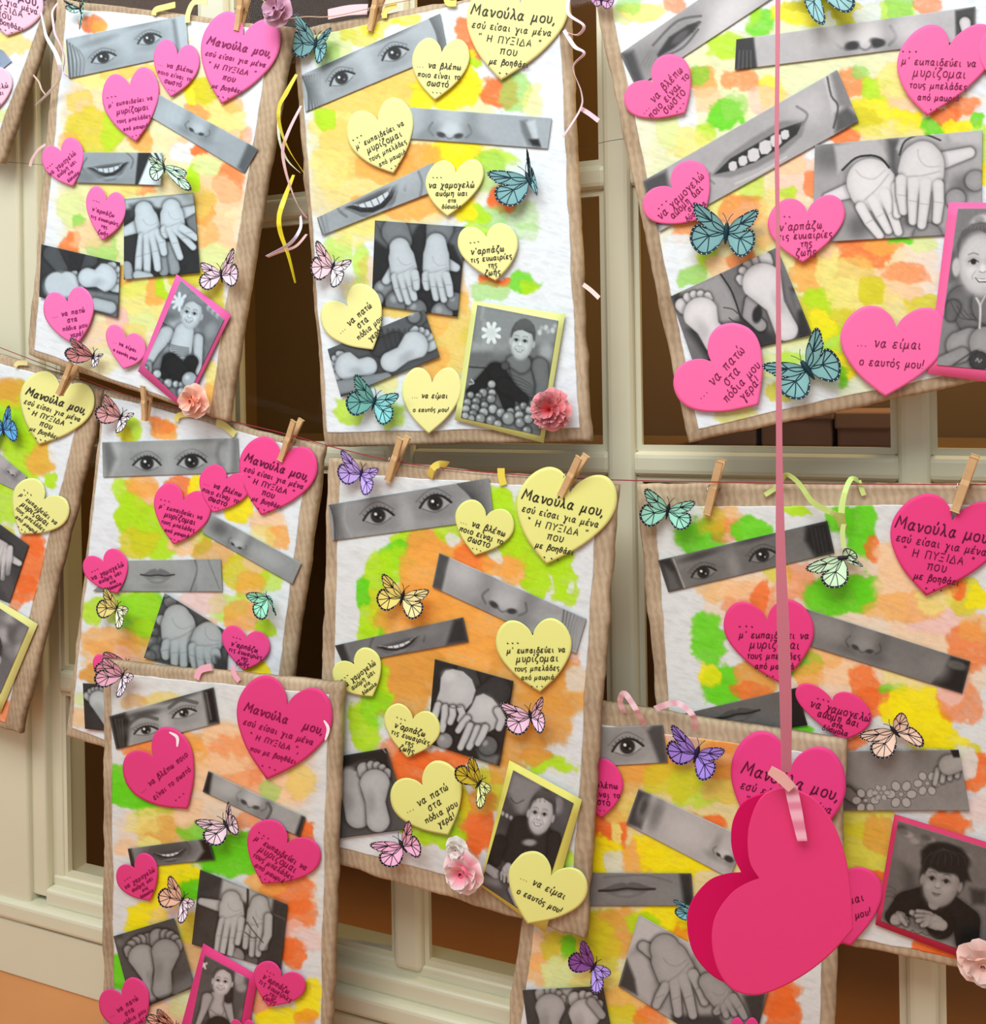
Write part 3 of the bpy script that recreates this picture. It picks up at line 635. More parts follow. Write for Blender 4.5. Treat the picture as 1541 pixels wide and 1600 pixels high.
# bottom rail: stepped sill then a flat board down to the floor
z0 = zw(1590)
for (za, zc, y0, bv) in ((z0-.014, z0, .006, .003), (z0-.036, z0-.012, -.008, .005), (z0-.060, z0-.034, -.020, .006), (FLOORZ, z0-.064, -.014, .003)):
    st('bottom_rail', box(xs-.105 if zc < z0-.02 else xs-.018, XR, y0, .05, za, zc, bv), M['frame'], win)
st('floor', box(-2.5, 2.5, -2.6, 1.2, FLOORZ-.05, FLOORZ), M['wood_floor'])
st('wall_left', box(-2.2, xs-.150, -.02, .06, FLOORZ, 2.7, .004), M['frame'])
st('wall_top', box(-2.2, 2.4, -.01, .06, zt, 2.7), M['frame'])
st('wall_back', box(-1.2, 1.6, .56, .58, FLOORZ, 2.4), M['inside'])
st('trim_1', box(xs-.10, xs-.08, .05, .58, FLOORZ, 2.4), M['inside'])
st('trim_2', box(1.5, 1.52, .05, .58, FLOORZ, 2.4), M['inside'])
st('ceiling', box(-1.2, 1.6, .05, .58, 2.38, 2.4), M['inside'])
# shelf and boxes dimly seen behind the panes
sz = float(P(1250, 700, -.3)[2])
st('trim_3', box(-.9, 1.5, .3, .55, sz-.02, sz), M['inside'])
for i, (a, b, t_, lb) in enumerate(((1085, 1180, 640, 'small brown box behind the glass, leftmost of three'), (1188, 1300, 632, 'small brown box behind the glass, middle of three'), (1308, 1395, 646, 'small brown box behind the glass, rightmost of three'))):
    x0 = P(a, 690, -.3)[0]; x1 = P(b, 690, -.3)[0]; zz = P(a, t_, -.3)[2]
    V, F = box(x0, x1, .31, .45, sz, zz, .004); o = mesh_obj('storage_box', V, F, M['box'], smooth=False); tag(o, lb, 'box', 'boxes on the shelf behind the glass')
    V, F = box(x0-.003, x1+.003, .305, .455, zz-.02, zz+.002, .003); mesh_obj('lid', V, F, M['box'], o, smooth=False)

# ================================================================ the collages
PI = (96, 14, 72); YI = (52, 48, 40)
def pk(k, *a, **kw): heart(*a, kind=k, color=HC, ink=HI, label=HL+LT[k], **kw)
LT = dict(M='biggest, four lines of writing', M2='biggest, four lines of writing', V='three short lines of writing', V2='two long lines of writing', S='four slanting lines of writing', X='writing at the left edge', G='four centred lines of writing', P='writing slanting upwards', E='two short lines of writing')
# ---------------- fragment at the far left top
HC, HI, HL = (246, 196, 216), (90, 50, 80), 'pale pink heart, '
fr('k1')
board('collage leaning out of the top left corner, pale pink hearts, mostly out of view', .05,
      T([(-900, -260), (545, -20), (0, 1560), (-1400, 1100)]), T([(-900, -220), (440, 60), (-60, 1400), (-1400, 1050)]),
      [('k1', '60 420 260 120 C .7;40 330 200 60 c .7;120 640 60 60 w;-200 900 200 300 p;0 1100 120 60 l')], seed=1)
fr('k1')
photo('blue-grey print corner', [(-300, 380), (20, 480), (110, 590), (-260, 900)], lambda S: (S.e(-100, 600, 80, 60, 20, 90, .6),), 165, tint=(.86, .98, 1.12))
pk('M', (10, -160), (60, 345), (-330, -250), (460, 20), tsc=1.05, pen=.9)
pk('X', (-130, 760), (-60, 1080), (-320, 900), (140, 830), pen=.9)
bfly((470, -50), (410, -190), (420, 10), (540, -150), (540, -10), (150, 90, 190), label='purple butterfly')

# ---------------- A: top left
HC, HI, HL = (240, 118, 182), (130, 24, 92), 'pink heart, '
fr('c1'); TA = (.91, 1.0, 1.04)
board('top left collage with pink hearts, baby among balls, peach flower at its corner', .078,
      [(88, -4), (455, 42), (353, 658), (41, 556)], [(104, 12), (424, 47), (327, 647), (54, 548)],
      [('c1', '700 900 430 760 c .55;500 480 200 200 p .4;950 900 200 400 p .35;640 1250 200 260 l .5;520 900 200 200 l .45;450 330 130 70 c .8;560 330 100 40 C .8;430 110 70 45 O .8;470 120 40 30 o;640 330 90 40 C;380 480 70 60 C;400 560 60 90 p .7;440 620 130 120 Y .75;520 600 60 110 g .7;650 660 60 60 o .8;330 650 60 40 o .6;900 430 60 60 y .9;960 420 60 70 Y;1000 560 150 90 c .8;1080 480 60 40 o .6;900 520 60 40 O .5;950 650 120 60 p;850 700 60 60 w;930 700 40 30 O;1060 850 70 90 O .7;1000 900 120 100 p .7;900 820 40 60 g;960 760 60 50 l;640 870 80 40 O .6;540 860 120 60 c;330 980 60 90 l;360 1030 40 30 v;330 1120 50 50 O .8;470 1150 70 60 v .6;420 1080 100 60 p .7;950 970 50 80 o .9;930 930 70 60 C .8;1020 1100 80 90 p .8;960 1090 60 60 o .5;1000 1200 90 60 l;620 1330 60 40 g;640 1400 120 140 c .8;720 1340 40 90 o .8;750 1330 30 50 g;560 1270 60 60 o .7;640 1500 100 60 l;540 1480 60 60 k;900 1290 120 50 Y .8;980 1380 60 80 Y .7;1060 1300 30 90 w'),
       ('c6', '450 70 90 60 p .6;420 180 90 70 c .5;600 60 60 60 C .5;940 260 30 90 c;930 330 40 60 o .6;980 60 30 70 l'),
       ('c1', '300 250 60 60 c .4;800 300 70 60 o .5;780 400 60 60 p .6;1050 650 60 60 p;1130 640 40 40 O .4')], tint=TA, seed=2)
fr('c1')
def f(S):
    S.e(580, 180, 330, 60, -15, 188, .9); S.p(200, [790, 80, 865, 66, 875, 250, 815, 255], 3, .6); S.p(110, [795, 92, 812, 88, 836, 250, 818, 255], 4, .8)
    for k in range(5): S.l(60+k*18, 9, [308+k*14, 190+k*10, 318+k*18, 280, 325+k*14, 365], .7)
    S.eye(478, 268, 52, -14, .9, .3, 172); S.eye(690, 182, 50, -14, .9, .3, 172); S.e(585, 210, 26, 60, -14, 185, .8, .5)
photo('grey print of two eyes', [(305, 180), (860, 70), (873, 246), (318, 364)], f, 165)
photo('grey print of a nose', [(736, 438), (1196, 690), (1130, 802), (704, 546)], lambda S: (S.e(800, 540, 60, 60, 30, 185, .8), S.nose(915, 598, 52, 24, 165), S.p(85, [1150, 660, 1200, 690, 1130, 805, 1100, 775], 4)), 168, -10)
pk('M', (1125, 168), (1025, 480), (945, 170), (1292, 240)); pk('V', (820, 255), (790, 448), (712, 255), (918, 305)); pk('S', (600, 405), (628, 655), (476, 468), (733, 405), rot=4)
def f(S):
    S.smile(408, 778, 592, 752, .30, 160, 6); S.e(400, 820, 60, 30, 0, 130, .8); S.p(35, [640, 705, 700, 705, 640, 860, 625, 860], 2); S.p(235, [690, 740, 752, 745, 745, 858, 640, 858], 2)
    for k in range(4): S.l(230 if k % 2 else 40, 10, [690+k*14, 708, 760+k*6, 800], .9, 0)
photo('grey print of a grin', [(375, 705), (752, 708), (745, 858), (355, 846)], f, 158)
pk('X', (283, 706), (335, 862), (197, 765), (378, 690), rot=-18); pk('G', (492, 932), (472, 1112), (400, 930), (580, 985))
fr('k3')
def f(S):
    S.p(190, [790, 160, 1100, 130, 1350, 105, 1365, 260, 1050, 230, 800, 240], 4); S.p(70, [835, 205, 1000, 190, 1060, 260, 850, 300], 6); S.p(45, [760, 460, 880, 420, 900, 820, 780, 820], 4)
    S.c(150, [1150, 560, 60, 1190, 720, 50]); S.c(165, [810, 700, 45, 830, 780, 40]); S.c(145, [1080, 600, 50, 1110, 740, 40]); S.c(120, [1340, 300, 60, 1360, 420, 40])
    S.hand(205, (950, 250), (990, 400), 105, [(900, 770), (975, 745), (1060, 715), (1110, 590)], (775, 430), 36); S.hand(205, (1170, 230), (1180, 350), 105, [(1125, 450), (1240, 625), (1345, 545), (1365, 470)], (1350, 240), 34)
    S.c(190, [900, 770, 40, 990, 790, 40])
photo('grey print of two open hands', [(790, 160), (1347, 108), (1397, 750), (788, 806)], f, 38)
def f(S):
    S.p(55, [125, 520, 300, 560, 350, 720, 130, 760], 4); S.c(80, [210, 600, 70, 290, 720, 50]); S.c(70, [520, 650, 60, 470, 720, 30]); S.p(120, [430, 880, 760, 930, 730, 1115, 520, 1040], 4)
    S.foot(210, (250, 840), (330, 840), 95, 100, 1, .8); S.foot(208, (500, 790), (620, 790), 80, 115, 1, 1.0); S.c(185, [560, 1000, 50, 680, 1030, 50]); S.e(270, 860, 120, 110, 0, 205, .3)
photo('grey print of two bare feet', [(126, 522), (757, 668), (738, 1114), (108, 944)], f, 42)
fr('c1'); pk('P', (312, 1402), (350, 1600), (212, 1435), (438, 1385), rot=2)
fr('c6'); pk('E', (562, 84), (550, 218), (480, 45), (655, 120))
fr('p1')
def f(S):
    S.e(560, 300, 160, 200, 0, 140, .6); S.p(95, [330, 650, 420, 480, 580, 560, 470, 760], 6, .8); S.l(30, 16, [370, 605, 440, 640]); S.l(30, 20, [330, 700, 400, 680])
    for a in range(8): S.l(225, 34, [585, 375, 585+90*math.cos(a*.785), 375+95*math.sin(a*.785)], 1, 0)
    for a in range(6): S.e(930+a*26, 450+a*22, 40, 34, 40, 180-(a % 2)*50, .5)
    S.e(940, 700, 60, 90, 20, 150, .6); S.p(180, [480, 590, 640, 560, 800, 720, 850, 900, 740, 1010, 640, 1040, 440, 960, 330, 780], 8)
    S.c(195, [440, 740, 90, 310, 930, 55, 250, 1040, 45], .7); S.c(195, [790, 800, 70, 800, 1000, 50, 800, 1180, 38], .7); S.c(205, [640, 720, 110, 600, 900, 130], .85)
    for k in range(6): S.l(60, 12, [450+k*20, 850+k*30, 560+k*8, 880+k*22, 690, 900+k*20], .7)
    S.c(26, [480, 1040, 90, 430, 1190, 70]); S.c(26, [720, 1060, 80, 640, 1220, 90]); S.c(26, [520, 1100, 110, 600, 1200, 110])
    S.c(150, [235, 1080, 40, 250, 1180, 26]); S.face(730, 500, 118, 190, 14, 205, 120, .38, -.15, mouth='smile')
    S.balls([(330, 1195, 50), (455, 1300, 52), (545, 1310, 40), (615, 1320, 45), (700, 1260, 90), (610, 1400, 55), (310, 1300, 45), (400, 1360, 45), (200, 1130, 30)], 165)
mount('pink card mount with a seated laughing baby', [(552, 62), (1168, 520), (640, 1610), (112, 1165)], [(600, 130), (1092, 580), (636, 1535), (186, 1110)], (236, 100, 170), f, 120, TA)
fr('c1')
bfly((372, 42), (295, 0), (335, 60), (400, -40), (368, 140), (176, 222, 206), label='mint butterfly at the top corner'); bfly((760, 778), (690, 722), (720, 840), (858, 788), (852, 880), (200, 240, 210), label='pale green butterfly')
bfly((1025, 1275), (930, 1215), (958, 1345), (1080, 1148), (1086, 1325), (240, 214, 232), label='pale lilac butterfly', el=(.006, .016))
fr('c6'); bfly((415, 165), (318, 78), (322, 190), (462, 152), (412, 212), (196, 130, 130), c2=(235, 225, 235), label='rust and white butterfly')
rose((872, 362), 88, (250, 214, 196), (240, 150, 120), B['t'], B['d']+.012, 'rose', label='peach paper flower', seedv=3)
fr('c1')
strip3([(712, 70), (722, 45), (770, 32), (812, 22)], 10, B['d']+.004, (240, 226, 130), 'ribbon_loop', B['t']); strip3([(868, 105), (872, 60), (900, 10), (960, 8)], 10, B['d']+.004, (240, 226, 150), 'ribbon_loop', B['t'])

# ---------------- B: top centre
HC, HI, HL = (238, 238, 158), (58, 54, 44), 'yellow heart, '; fr('c2')
board('tall top centre collage with yellow hearts, boy in ball pool and pink carnation', .06,
      [(455, 46), (886, -32), (922, 689), (507, 699)], [(467, 60), (872, -26), (904, 668), (512, 676)],
      [('c2', '640 620 420 330 c .6;560 860 330 140 C .5;330 190 110 60 l;450 140 100 50 Y .6;560 120 90 40 y .5;650 90 60 30 y .6;620 150 60 40 w;300 240 60 60 v .5;900 130 50 70 O .8;920 230 60 50 O .8;900 250 50 40 y;950 265 40 20 g;480 420 220 90 C;620 350 150 60 C;350 540 120 60 c .8;420 640 160 130 C .8;320 720 90 80 c .6;300 510 45 50 g .9;820 400 150 70 y .95;900 340 60 60 y .95;1040 400 80 70 O .9;1110 400 60 90 v .7;1180 440 50 70 c .6;860 660 130 70 y .95;880 740 80 60 y .9;650 680 160 70 o .85;560 720 140 70 o .75;1050 690 90 50 g .7;1000 740 80 90 v .5;1070 850 60 60 O .95;1010 930 60 60 v .6;940 920 60 50 g .9;600 890 200 60 o .8;440 960 120 50 c .8;900 900 50 60 y;1150 930 70 60 v .4;1130 740 60 60 w'),
       ('c3', '350 130 70 60 g .55;450 200 40 90 g .6;420 60 100 60 c .7;480 230 50 60 o .3;950 60 70 30 g .7;1150 280 70 50 G .85;1180 300 40 40 g;1020 275 70 20 O .95;1000 320 90 50 v .6;900 500 30 30 g .9;820 500 110 200 C .9;780 430 60 90 o .5;760 640 80 90 o .6;600 390 90 30 C;430 320 60 60 c .5;400 830 70 60 g .7;590 850 60 60 g .6;560 700 60 50 c .7;880 300 30 120 o .4;1150 60 60 40 v .3')], seed=3, tint=(.93, 1, 1.03))
fr('c2')
def f(S):
    S.e(480, 230, 330, 70, -22, 190, .9)
    for k in range(7): S.l(60+k*16, 10, [202+k*12, 330-k*2, 225+k*9, 400, 228+k*16, 480], .7)
    for k in range(6): S.l(70+k*12, 12, [745+k*12, 70-k*3, 780+k*8, 150, 790+k*9, 235], .65)
    S.eye(368, 338, 52, -24, 1, .7, 172); S.eye(596, 232, 54, -20, 1, .7, 172); S.e(490, 300, 26, 60, -22, 192, .8, .6)
photo('grey print of two eyes', [(196, 322), (792, 58), (824, 225), (213, 482)], f, 168)
def f(S):
    S.nose(835, 560, 78, 4, 175); S.e(740, 570, 60, 20, -30, 130, .8, .6); S.e(950, 580, 60, 20, 30, 130, .8, .5)
    S.p(90, [1135, 520, 1165, 515, 1200, 600, 1225, 640, 1170, 625, 1145, 570], 4, .7); S.p(215, [1160, 525, 1200, 515, 1215, 600, 1190, 600], 3, .7); S.p(20, [1175, 600, 1215, 598, 1225, 630, 1190, 625], 3)
photo('grey print of a nose', [(660, 462), (1272, 508), (1255, 640), (652, 596)], f, 172, -8)
pk('M', (1135, 15), (1052, 345), (915, 60), (1340, 85), rot=3); pk('V', (798, 228), (768, 430), (674, 262), (916, 272), rot=2); pk('S', (525, 520), (590, 745), (395, 590), (668, 480), rot=-5)
def f(S):
    S.smile(388, 892, 612, 790, .30, 162, 7); S.e(640, 770, 70, 40, -30, 178, .8); S.e(330, 870, 60, 30, -30, 178, .8, .6)
    for k in range(4): S.l(90+k*25, 9, [262+k*18, 940-k*8, 290+k*12, 1010], .6, 0)
    S.l(100, 12, [700, 740, 715, 790, 705, 850], .5)
photo('grey print of a toothy smile', [(262, 936), (762, 698), (752, 828), (284, 1012)], f, 160)
pk('X', (858, 744), (822, 930), (732, 785), (976, 775), rot=2)
fr('c3')
def f(S):
    S.p(95, [512, 12, 700, 26, 650, 110, 560, 130, 505, 90], 4); S.p(95, [730, 60, 800, 36, 902, 40, 890, 200, 850, 120], 4)
    for k in range(5): S.l(60, 7, [520+k*32, 30, 560+k*16, 90, 640, 100], .5); S.l(65, 7, [890-k*30, 45, 820-k*5, 75, 740, 90], .5)
    S.balls([(550, 310, 45), (610, 365, 55), (690, 395, 45), (800, 410, 48), (855, 360, 40), (520, 350, 30)], 120)
    S.c(120, [600, 60, 60, 620, 100, 52]); S.c(120, [790, 50, 60, 780, 90, 50])
    S.hand(195, (618, 130), (635, 220), 62, [(625, 350), (655, 362), (680, 345), (690, 300)], (560, 270), 19); S.hand(195, (775, 110), (775, 220), 62, [(735, 300), (775, 345), (808, 352), (835, 330)], (860, 215), 19)
photo('grey print of two open palms', [(512, 12), (902, 40), (866, 426), (497, 376)], f, 34)
def f(S):
    S.c(90, [560, 500, 60, 640, 460, 70, 700, 420, 40]); S.c(60, [530, 560, 40, 600, 540, 50])
    for k in range(5): S.l(45, 8, [540+k*25, 480, 560+k*24, 560], .5, 0)
    S.balls([(680, 425, 30)], 110); S.foot(200, (480, 640), (400, 640), 42, 62, -1, .9); S.foot(200, (580, 620), (680, 550), 45, 62, 1, 1.0); S.c(140, [360, 730, 30, 560, 690, 25], .9)
photo('grey print of two bare soles', [(308, 566), (722, 394), (790, 598), (366, 772)], f, 80)
pk('G', (992, 88), (1030, 272), (865, 130), (1118, 100), rot=1); pk('P', (395, 385), (502, 568), (290, 492), (520, 345), rot=-8, shift=(.12, .04)); pk('E', (757, 712), (742, 930), (632, 715), (886, 715))
fr('pb')
def f(S):
    S.p(150, [270, 220, 1020, 360, 990, 560, 560, 620, 220, 640], 6, .8); S.p(105, [200, 640, 560, 700, 540, 800, 190, 790], 5, .7); S.l(40, 12, [195, 790, 350, 800], 1, 0)
    for k in range(3): S.l(190, 30, [330+k*8, 235+k*120, 310+k*10, 350+k*120], .3, 0)
    for a in range(8): S.l(235, 36, [402, 475, 402+78*math.cos(a*.785+.4), 475+92*math.sin(a*.785+.4)], 1, 0)
    S.e(402, 475, 45, 50, 0, 215, .4)
    for k in range(9): S.e(850+k*20, 470-(k % 2)*34+(-k*3), 20, 26, 0, 205-(k % 3)*30, .4)
    S.p(170, [220, 560, 420, 580, 420, 640, 220, 650], 6, .7); S.p(165, [430, 580, 540, 590, 560, 660, 440, 680], 8, .5); S.e(910, 650, 60, 90, 0, 165, .6)
    S.c(100, [690, 800, 120, 740, 950, 130]); S.c(108, [850, 780, 80, 880, 950, 65, 850, 1060, 45]); S.c(112, [600, 740, 60, 680, 760, 90])
    for k in range(6): S.l(60, 10, [560+k*14, 850+k*40, 680, 900+k*30, 780, 960+k*22], .6)
    S.l(55, 14, [770, 800, 800, 920, 790, 1040], .7)
    S.c(22, [430, 820, 70, 300, 950, 60, 210, 1020, 40]); S.c(22, [450, 830, 80, 540, 1000, 90, 560, 1130, 60]); S.c(24, [520, 960, 70, 700, 1090, 50]); S.c(75, [530, 780, 38])
    S.l(210, 12, [200, 950, 240, 940, 215, 905], .8)
    S.balls([(405, 950, 38), (325, 1030, 42), (408, 1030, 36), (210, 1050, 34), (282, 1060, 32), (180, 1120, 40), (260, 1110, 40), (340, 1145, 38), (400, 1085, 42), (415, 1180, 44), (250, 1170, 44), (165, 1180, 40), (230, 1230, 44), (330, 1210, 44), (490, 1215, 44), (580, 1210, 42), (655, 1180, 38), (300, 1270, 50), (400, 1285, 50), (560, 1265, 62), (660, 1240, 44), (700, 1150, 36), (760, 1190, 44), (670, 1305, 50), (745, 1270, 44), (210, 1270, 40), (730, 1380, 44), (460, 1320, 40), (160, 1240, 34), (790, 1130, 36)], 150)
    S.face(690, 545, 108, 178, 8, 200, 78, .5, -.15, mouth='smile')
mount('yellow card mount with a boy in a ball pool', [(232, 178), (1085, 300), (885, 1495), (62, 1280)], [(272, 216), (1022, 362), (852, 1425), (120, 1262)], (228, 238, 150), f, 110, (.93, 1, 1))
fr('c2'); TEAL = (120, 170, 172)
bfly((1176, 776), (998, 738), (1108, 888), (1165, 636), (1212, 838), TEAL, edge=(14, 48, 60), label='teal butterfly with one wing folded up', el=(.008, .022)); bfly((256, 192), (170, 55), (176, 246), (325, 118), (268, 276), (122, 174, 176), edge=(14, 48, 60), label='teal butterfly on the top corner', el=(.005, .012))
fr('c3'); bfly((330, 215), (262, 98), (258, 268), (412, 184), (328, 302), (238, 204, 214), c2=(245, 235, 240), label='pink butterfly', el=(.008, .02)); bfly((508, 795), (430, 673), (412, 850), (614, 758), (540, 892), (104, 170, 160), edge=(10, 50, 62), c2=(130, 205, 205), label='deep teal butterfly')
rose((1272, 825), 84, (250, 176, 180), (238, 96, 104), B['t'], B['d']+.012, 'carnation', stem=[(1280, 840), (1328, 888)], label='pink carnation', seedv=5)
fr('c2'); strip3([(552, 78), (560, 40), (605, 18)], 9, B['d']+.004, (240, 222, 110), 'ribbon_loop', B['t']); strip3([(818, -5), (830, 14), (862, 14)], 9, B['d']+.004, (240, 222, 110), 'ribbon_loop', B['t'])
strip3([(310, 62), (400, 44), (480, 40)], 16, B['d']+.004, (238, 200, 206), 'ribbon_loop', B['t'])

# ---------------- C: top right
HC, HI, HL = (246, 108, 166), (110, 16, 66), 'pink heart, '; fr('c4')
board('large tilted pink-hearted collage at top right, open-mouthed grin and two teal butterflies', .07,
      [(918, -50), (1640, -205), (1760, 548), (1075, 692)], [(944, -50), (1625, -190), (1735, 530), (1092, 670)],
      [('c4', '820 560 640 470 c .38;720 240 500 180 l .35;1250 420 260 140 p .5;560 620 280 200 l .3;900 650 260 180 p .4;160 60 60 40 l;370 20 50 40 O .6;250 50 90 40 c;200 20 60 40 G .4;560 170 80 50 g .8;690 80 60 50 G .8;640 40 60 60 g .6;600 60 50 60 w;840 50 100 50 y .8;900 20 120 30 Y;1180 50 120 40 g .7;1220 20 60 50 v .8;1330 20 60 30 O .6;1040 60 70 50 Y;1100 70 60 60 w;460 310 60 60 t .8;460 280 30 30 G .6;620 300 80 40 O .6;480 370 70 50 p .8;740 340 50 60 y .6;560 430 70 60 G .95;590 400 50 50 v .6;490 500 40 40 g .7;420 540 90 60 c .8;400 400 50 90 w;350 480 40 90 l;700 380 60 60 k .6;1040 310 60 60 O .6;1070 270 40 30 v .8;1140 340 60 50 g .9;1130 420 90 50 y .8;1080 460 60 50 Y;1220 360 60 60 p;1200 300 60 60 c;1250 460 60 40 y;1340 480 50 30 G .9;1390 440 50 30 O .8;1450 400 60 40 O .7;1440 480 60 25 y;1510 460 30 30 G .9;1000 520 60 30 O .8;640 700 70 60 g .5;540 740 90 60 c;630 790 90 60 O .6;820 660 80 90 k .6;800 620 60 40 p;790 730 40 30 g .8;880 690 30 40 O .7;420 830 60 60 o .4;740 780 60 60 c .7;900 560 60 60 w;1530 560 40 90 g .7;1535 660 30 60 y;1180 500 120 40 c .7;760 420 60 90 p .5;920 380 60 40 c'),
       ('c5', '820 300 440 230 c .6;1100 220 260 150 p .5;860 500 340 230 l .45;350 60 70 50 O .5;420 160 40 60 g .8;360 240 60 40 v .8;520 190 110 40 p .9;560 160 60 30 O .6;640 60 60 60 o .5;300 120 60 60 w;830 150 70 60 O .7;820 240 70 60 o .8;1060 130 120 70 O .8;1130 110 90 40 o .9;1000 230 90 80 C .7;1180 260 120 70 p .8;1220 230 90 50 O .5;900 200 50 90 c;900 380 140 90 Y .85;870 330 80 50 g .8;930 480 60 60 g .7;1050 320 100 60 c .9;960 300 60 60 c;1080 290 50 60 Y;1290 100 60 40 l;1200 95 60 14 G .95;1290 350 70 40 Y .8;1180 360 60 50 c .6;970 580 60 60 y .9;930 640 60 40 G .8;880 430 60 60 y .8;700 590 80 50 l;720 700 60 40 Y .7;540 790 90 30 Y .5;760 560 50 30 g .6;860 680 90 60 w;900 120 40 60 p;350 320 40 30 l')], seed=4)
fr('c4')
def f(S):
    S.e(560, 60, 160, 60, -38, 205, .8); S.e(250, 230, 60, 80, 60, 130, .8); S.p(60, [168, 200, 215, 190, 260, 320, 226, 330], 6)
    S.e(400, 120, 110, 60, -38, 120, .7, .6); S.l(60, 10, [290, 170, 380, 80, 470, 60], .6); S.p(30, [305, 205, 350, 140, 420, 95, 460, 85, 440, 120, 370, 180, 310, 215], 3)
    S.e(392, 140, 40, 14, -40, 90, .4, .8); S.l(70, 9, [320, 215, 400, 180, 460, 110], .7)
    for k in range(7): S.l(30, 5, [420+k*7, 98-k*3, 440+k*5, 120-k*6], .8, 0)
    for k in range(4): S.l(110, 6, [240+k*16, 250, 280+k*10, 190], .5, 0)
photo('grey print of one smiling eye', [(166, 202), (640, -125), (758, -20), (228, 330)], f, 165)
def f(S):
    S.p(40, [600, 140, 668, 140, 682, 265, 592, 262], 3)
    for k in range(4): S.l(100, 5, [615+k*14, 190, 610+k*16, 262], .7, 0)
    S.p(60, [1425, 40, 1500, 25, 1498, 130, 1428, 150], 3); S.c(200, [1462, 85, 22, 1468, 120, 18])
    S.nose(1085, 140, 100, -4, 180, .22); S.e(960, 130, 60, 60, 0, 190, .8); S.e(1250, 110, 60, 50, 0, 195, .8)
    for x in (1036, 1133): S.e(x, 172-(x > 1100)*14, 27, 14, -22 if x < 1100 else 14, 38, .5)
photo('grey print of a nose seen from below', [(603, 148), (1502, 24), (1500, 150), (597, 263)], f, 182)
def f(S):
    S.p(70, [250, 680, 340, 640, 360, 760, 300, 880], 6); S.p(120, [505, 662, 560, 590, 660, 520, 770, 455, 868, 448, 850, 510, 780, 575, 680, 632, 580, 668], 3, .8); S.p(32, [520, 655, 580, 596, 670, 545, 770, 485, 855, 455, 830, 505, 760, 560, 670, 610, 590, 640], 1.5)
    for x, y, r in ((590, 624, 15), (628, 604, 16), (668, 582, 21), (712, 553, 22), (752, 528, 20), (786, 506, 15)): S.p(205, [x-r*1.0, y-r*.75, x-r*.1, y-r*1.25, x+r*.85, y-r*1.1, x+r*1.1, y+r*.4, x+r*.4, y+r*1.15, x-r*.7, y+r*1.2, x-r*1.1, y+r*.3], 1.0)
    S.l(205, 8, [600, 690, 690, 650, 790, 590], .6); S.l(125, 9, [505, 650, 500, 670, 520, 690], .7); S.e(880, 400, 60, 60, -30, 185, .8)
    S.l(110, 10, [830, 400, 870, 430, 850, 470], .7); S.p(200, [930, 290, 965, 270, 1000, 400, 975, 480], 3, .6); S.p(80, [975, 430, 1020, 400, 1065, 440, 1060, 470, 975, 500], 6); S.p(105, [955, 275, 985, 262, 1045, 400, 985, 400], 5, .7); S.l(60, 8, [945, 290, 960, 360, 985, 400, 968, 480], .8)
photo('grey print of a wide open-mouthed grin', [(252, 680), (981, 262), (1063, 456), (312, 872)], f, 168)
fr('k4')
def f(S):
    S.e(200, 350, 150, 120, 0, 105, .8); S.p(178, [240, 260, 600, 200, 720, 400, 690, 440, 520, 350, 320, 460, 270, 500], 4); S.l(30, 16, [310, 470, 420, 370, 540, 345, 640, 370, 710, 450], 1)
    S.p(75, [690, 200, 830, 190, 780, 330, 770, 520, 720, 450], 8); S.p(175, [800, 200, 1200, 150, 1190, 230, 850, 220, 800, 330, 770, 290], 4); S.l(40, 14, [800, 340, 850, 220, 1000, 165, 1150, 215], .9)
    S.p(185, [1210, 150, 1510, 130, 1500, 260, 1250, 230], 6); S.e(1350, 600, 100, 90, 0, 110, .8); S.c(150, [1450, 560, 90]); S.c(150, [1280, 720, 90]); S.c(140, [1040, 1050, 130]); S.e(450, 950, 90, 100, 30, 100, .8); S.e(880, 900, 60, 60, 0, 90, .8)
    S.hand(212, (530, 540), (570, 610), 225, [(630, 1030), (705, 985), (790, 1000), (780, 850)], (185, 710), 47); S.hand(205, (1000, 370), (985, 480), 212, [(835, 820), (915, 905), (990, 940), (1120, 895)], (1400, 320), 50)
    S.l(25, 16, [310, 470, 420, 370, 540, 345, 640, 370, 710, 450], 1); S.l(40, 14, [800, 340, 850, 220, 1000, 165, 1150, 215], .9)
photo('large grey print of two open hands', [(75, 256), (1512, 128), (1500, 1010), (55, 1092)], f, 160)
fr('k5')
def f(S):
    S.p(45, [50, 550, 130, 510, 150, 600, 100, 640], 6); S.p(150, [130, 500, 520, 340, 640, 600, 700, 780, 540, 800, 300, 620], 6); S.p(110, [500, 340, 700, 260, 700, 500, 650, 560], 8)
    S.l(30, 16, [510, 345, 600, 480, 650, 600, 700, 760], 1); S.p(48, [640, 790, 740, 720, 1000, 900, 1090, 1010, 870, 1160, 400, 1160, 200, 860], 8); S.p(45, [1160, 480, 1200, 460, 1360, 900, 1230, 990, 1220, 700], 6); S.p(110, [1170, 520, 1240, 500, 1270, 670, 1200, 690], 6)
    S.c(150, [800, 600, 70, 770, 720, 60, 880, 820, 60], .5); S.e(850, 720, 45, 80, 10, 35, .3)
    S.foot(208, (480, 960), (330, 720), 130, 165, -1, .9); S.foot(205, (1120, 860), (900, 430), 110, 190, 1, .85); S.p(175, [900, 1120, 1340, 960, 1350, 1010, 880, 1180], 4)
    S.l(40, 10, [540, 655, 620, 670, 670, 710], .8); S.l(40, 10, [590, 750, 630, 780, 690, 800], .8)
photo('grey print of two bare feet', [(46, 552), (1032, 98), (1362, 905), (262, 1172)], f, 110)
fr('c4')
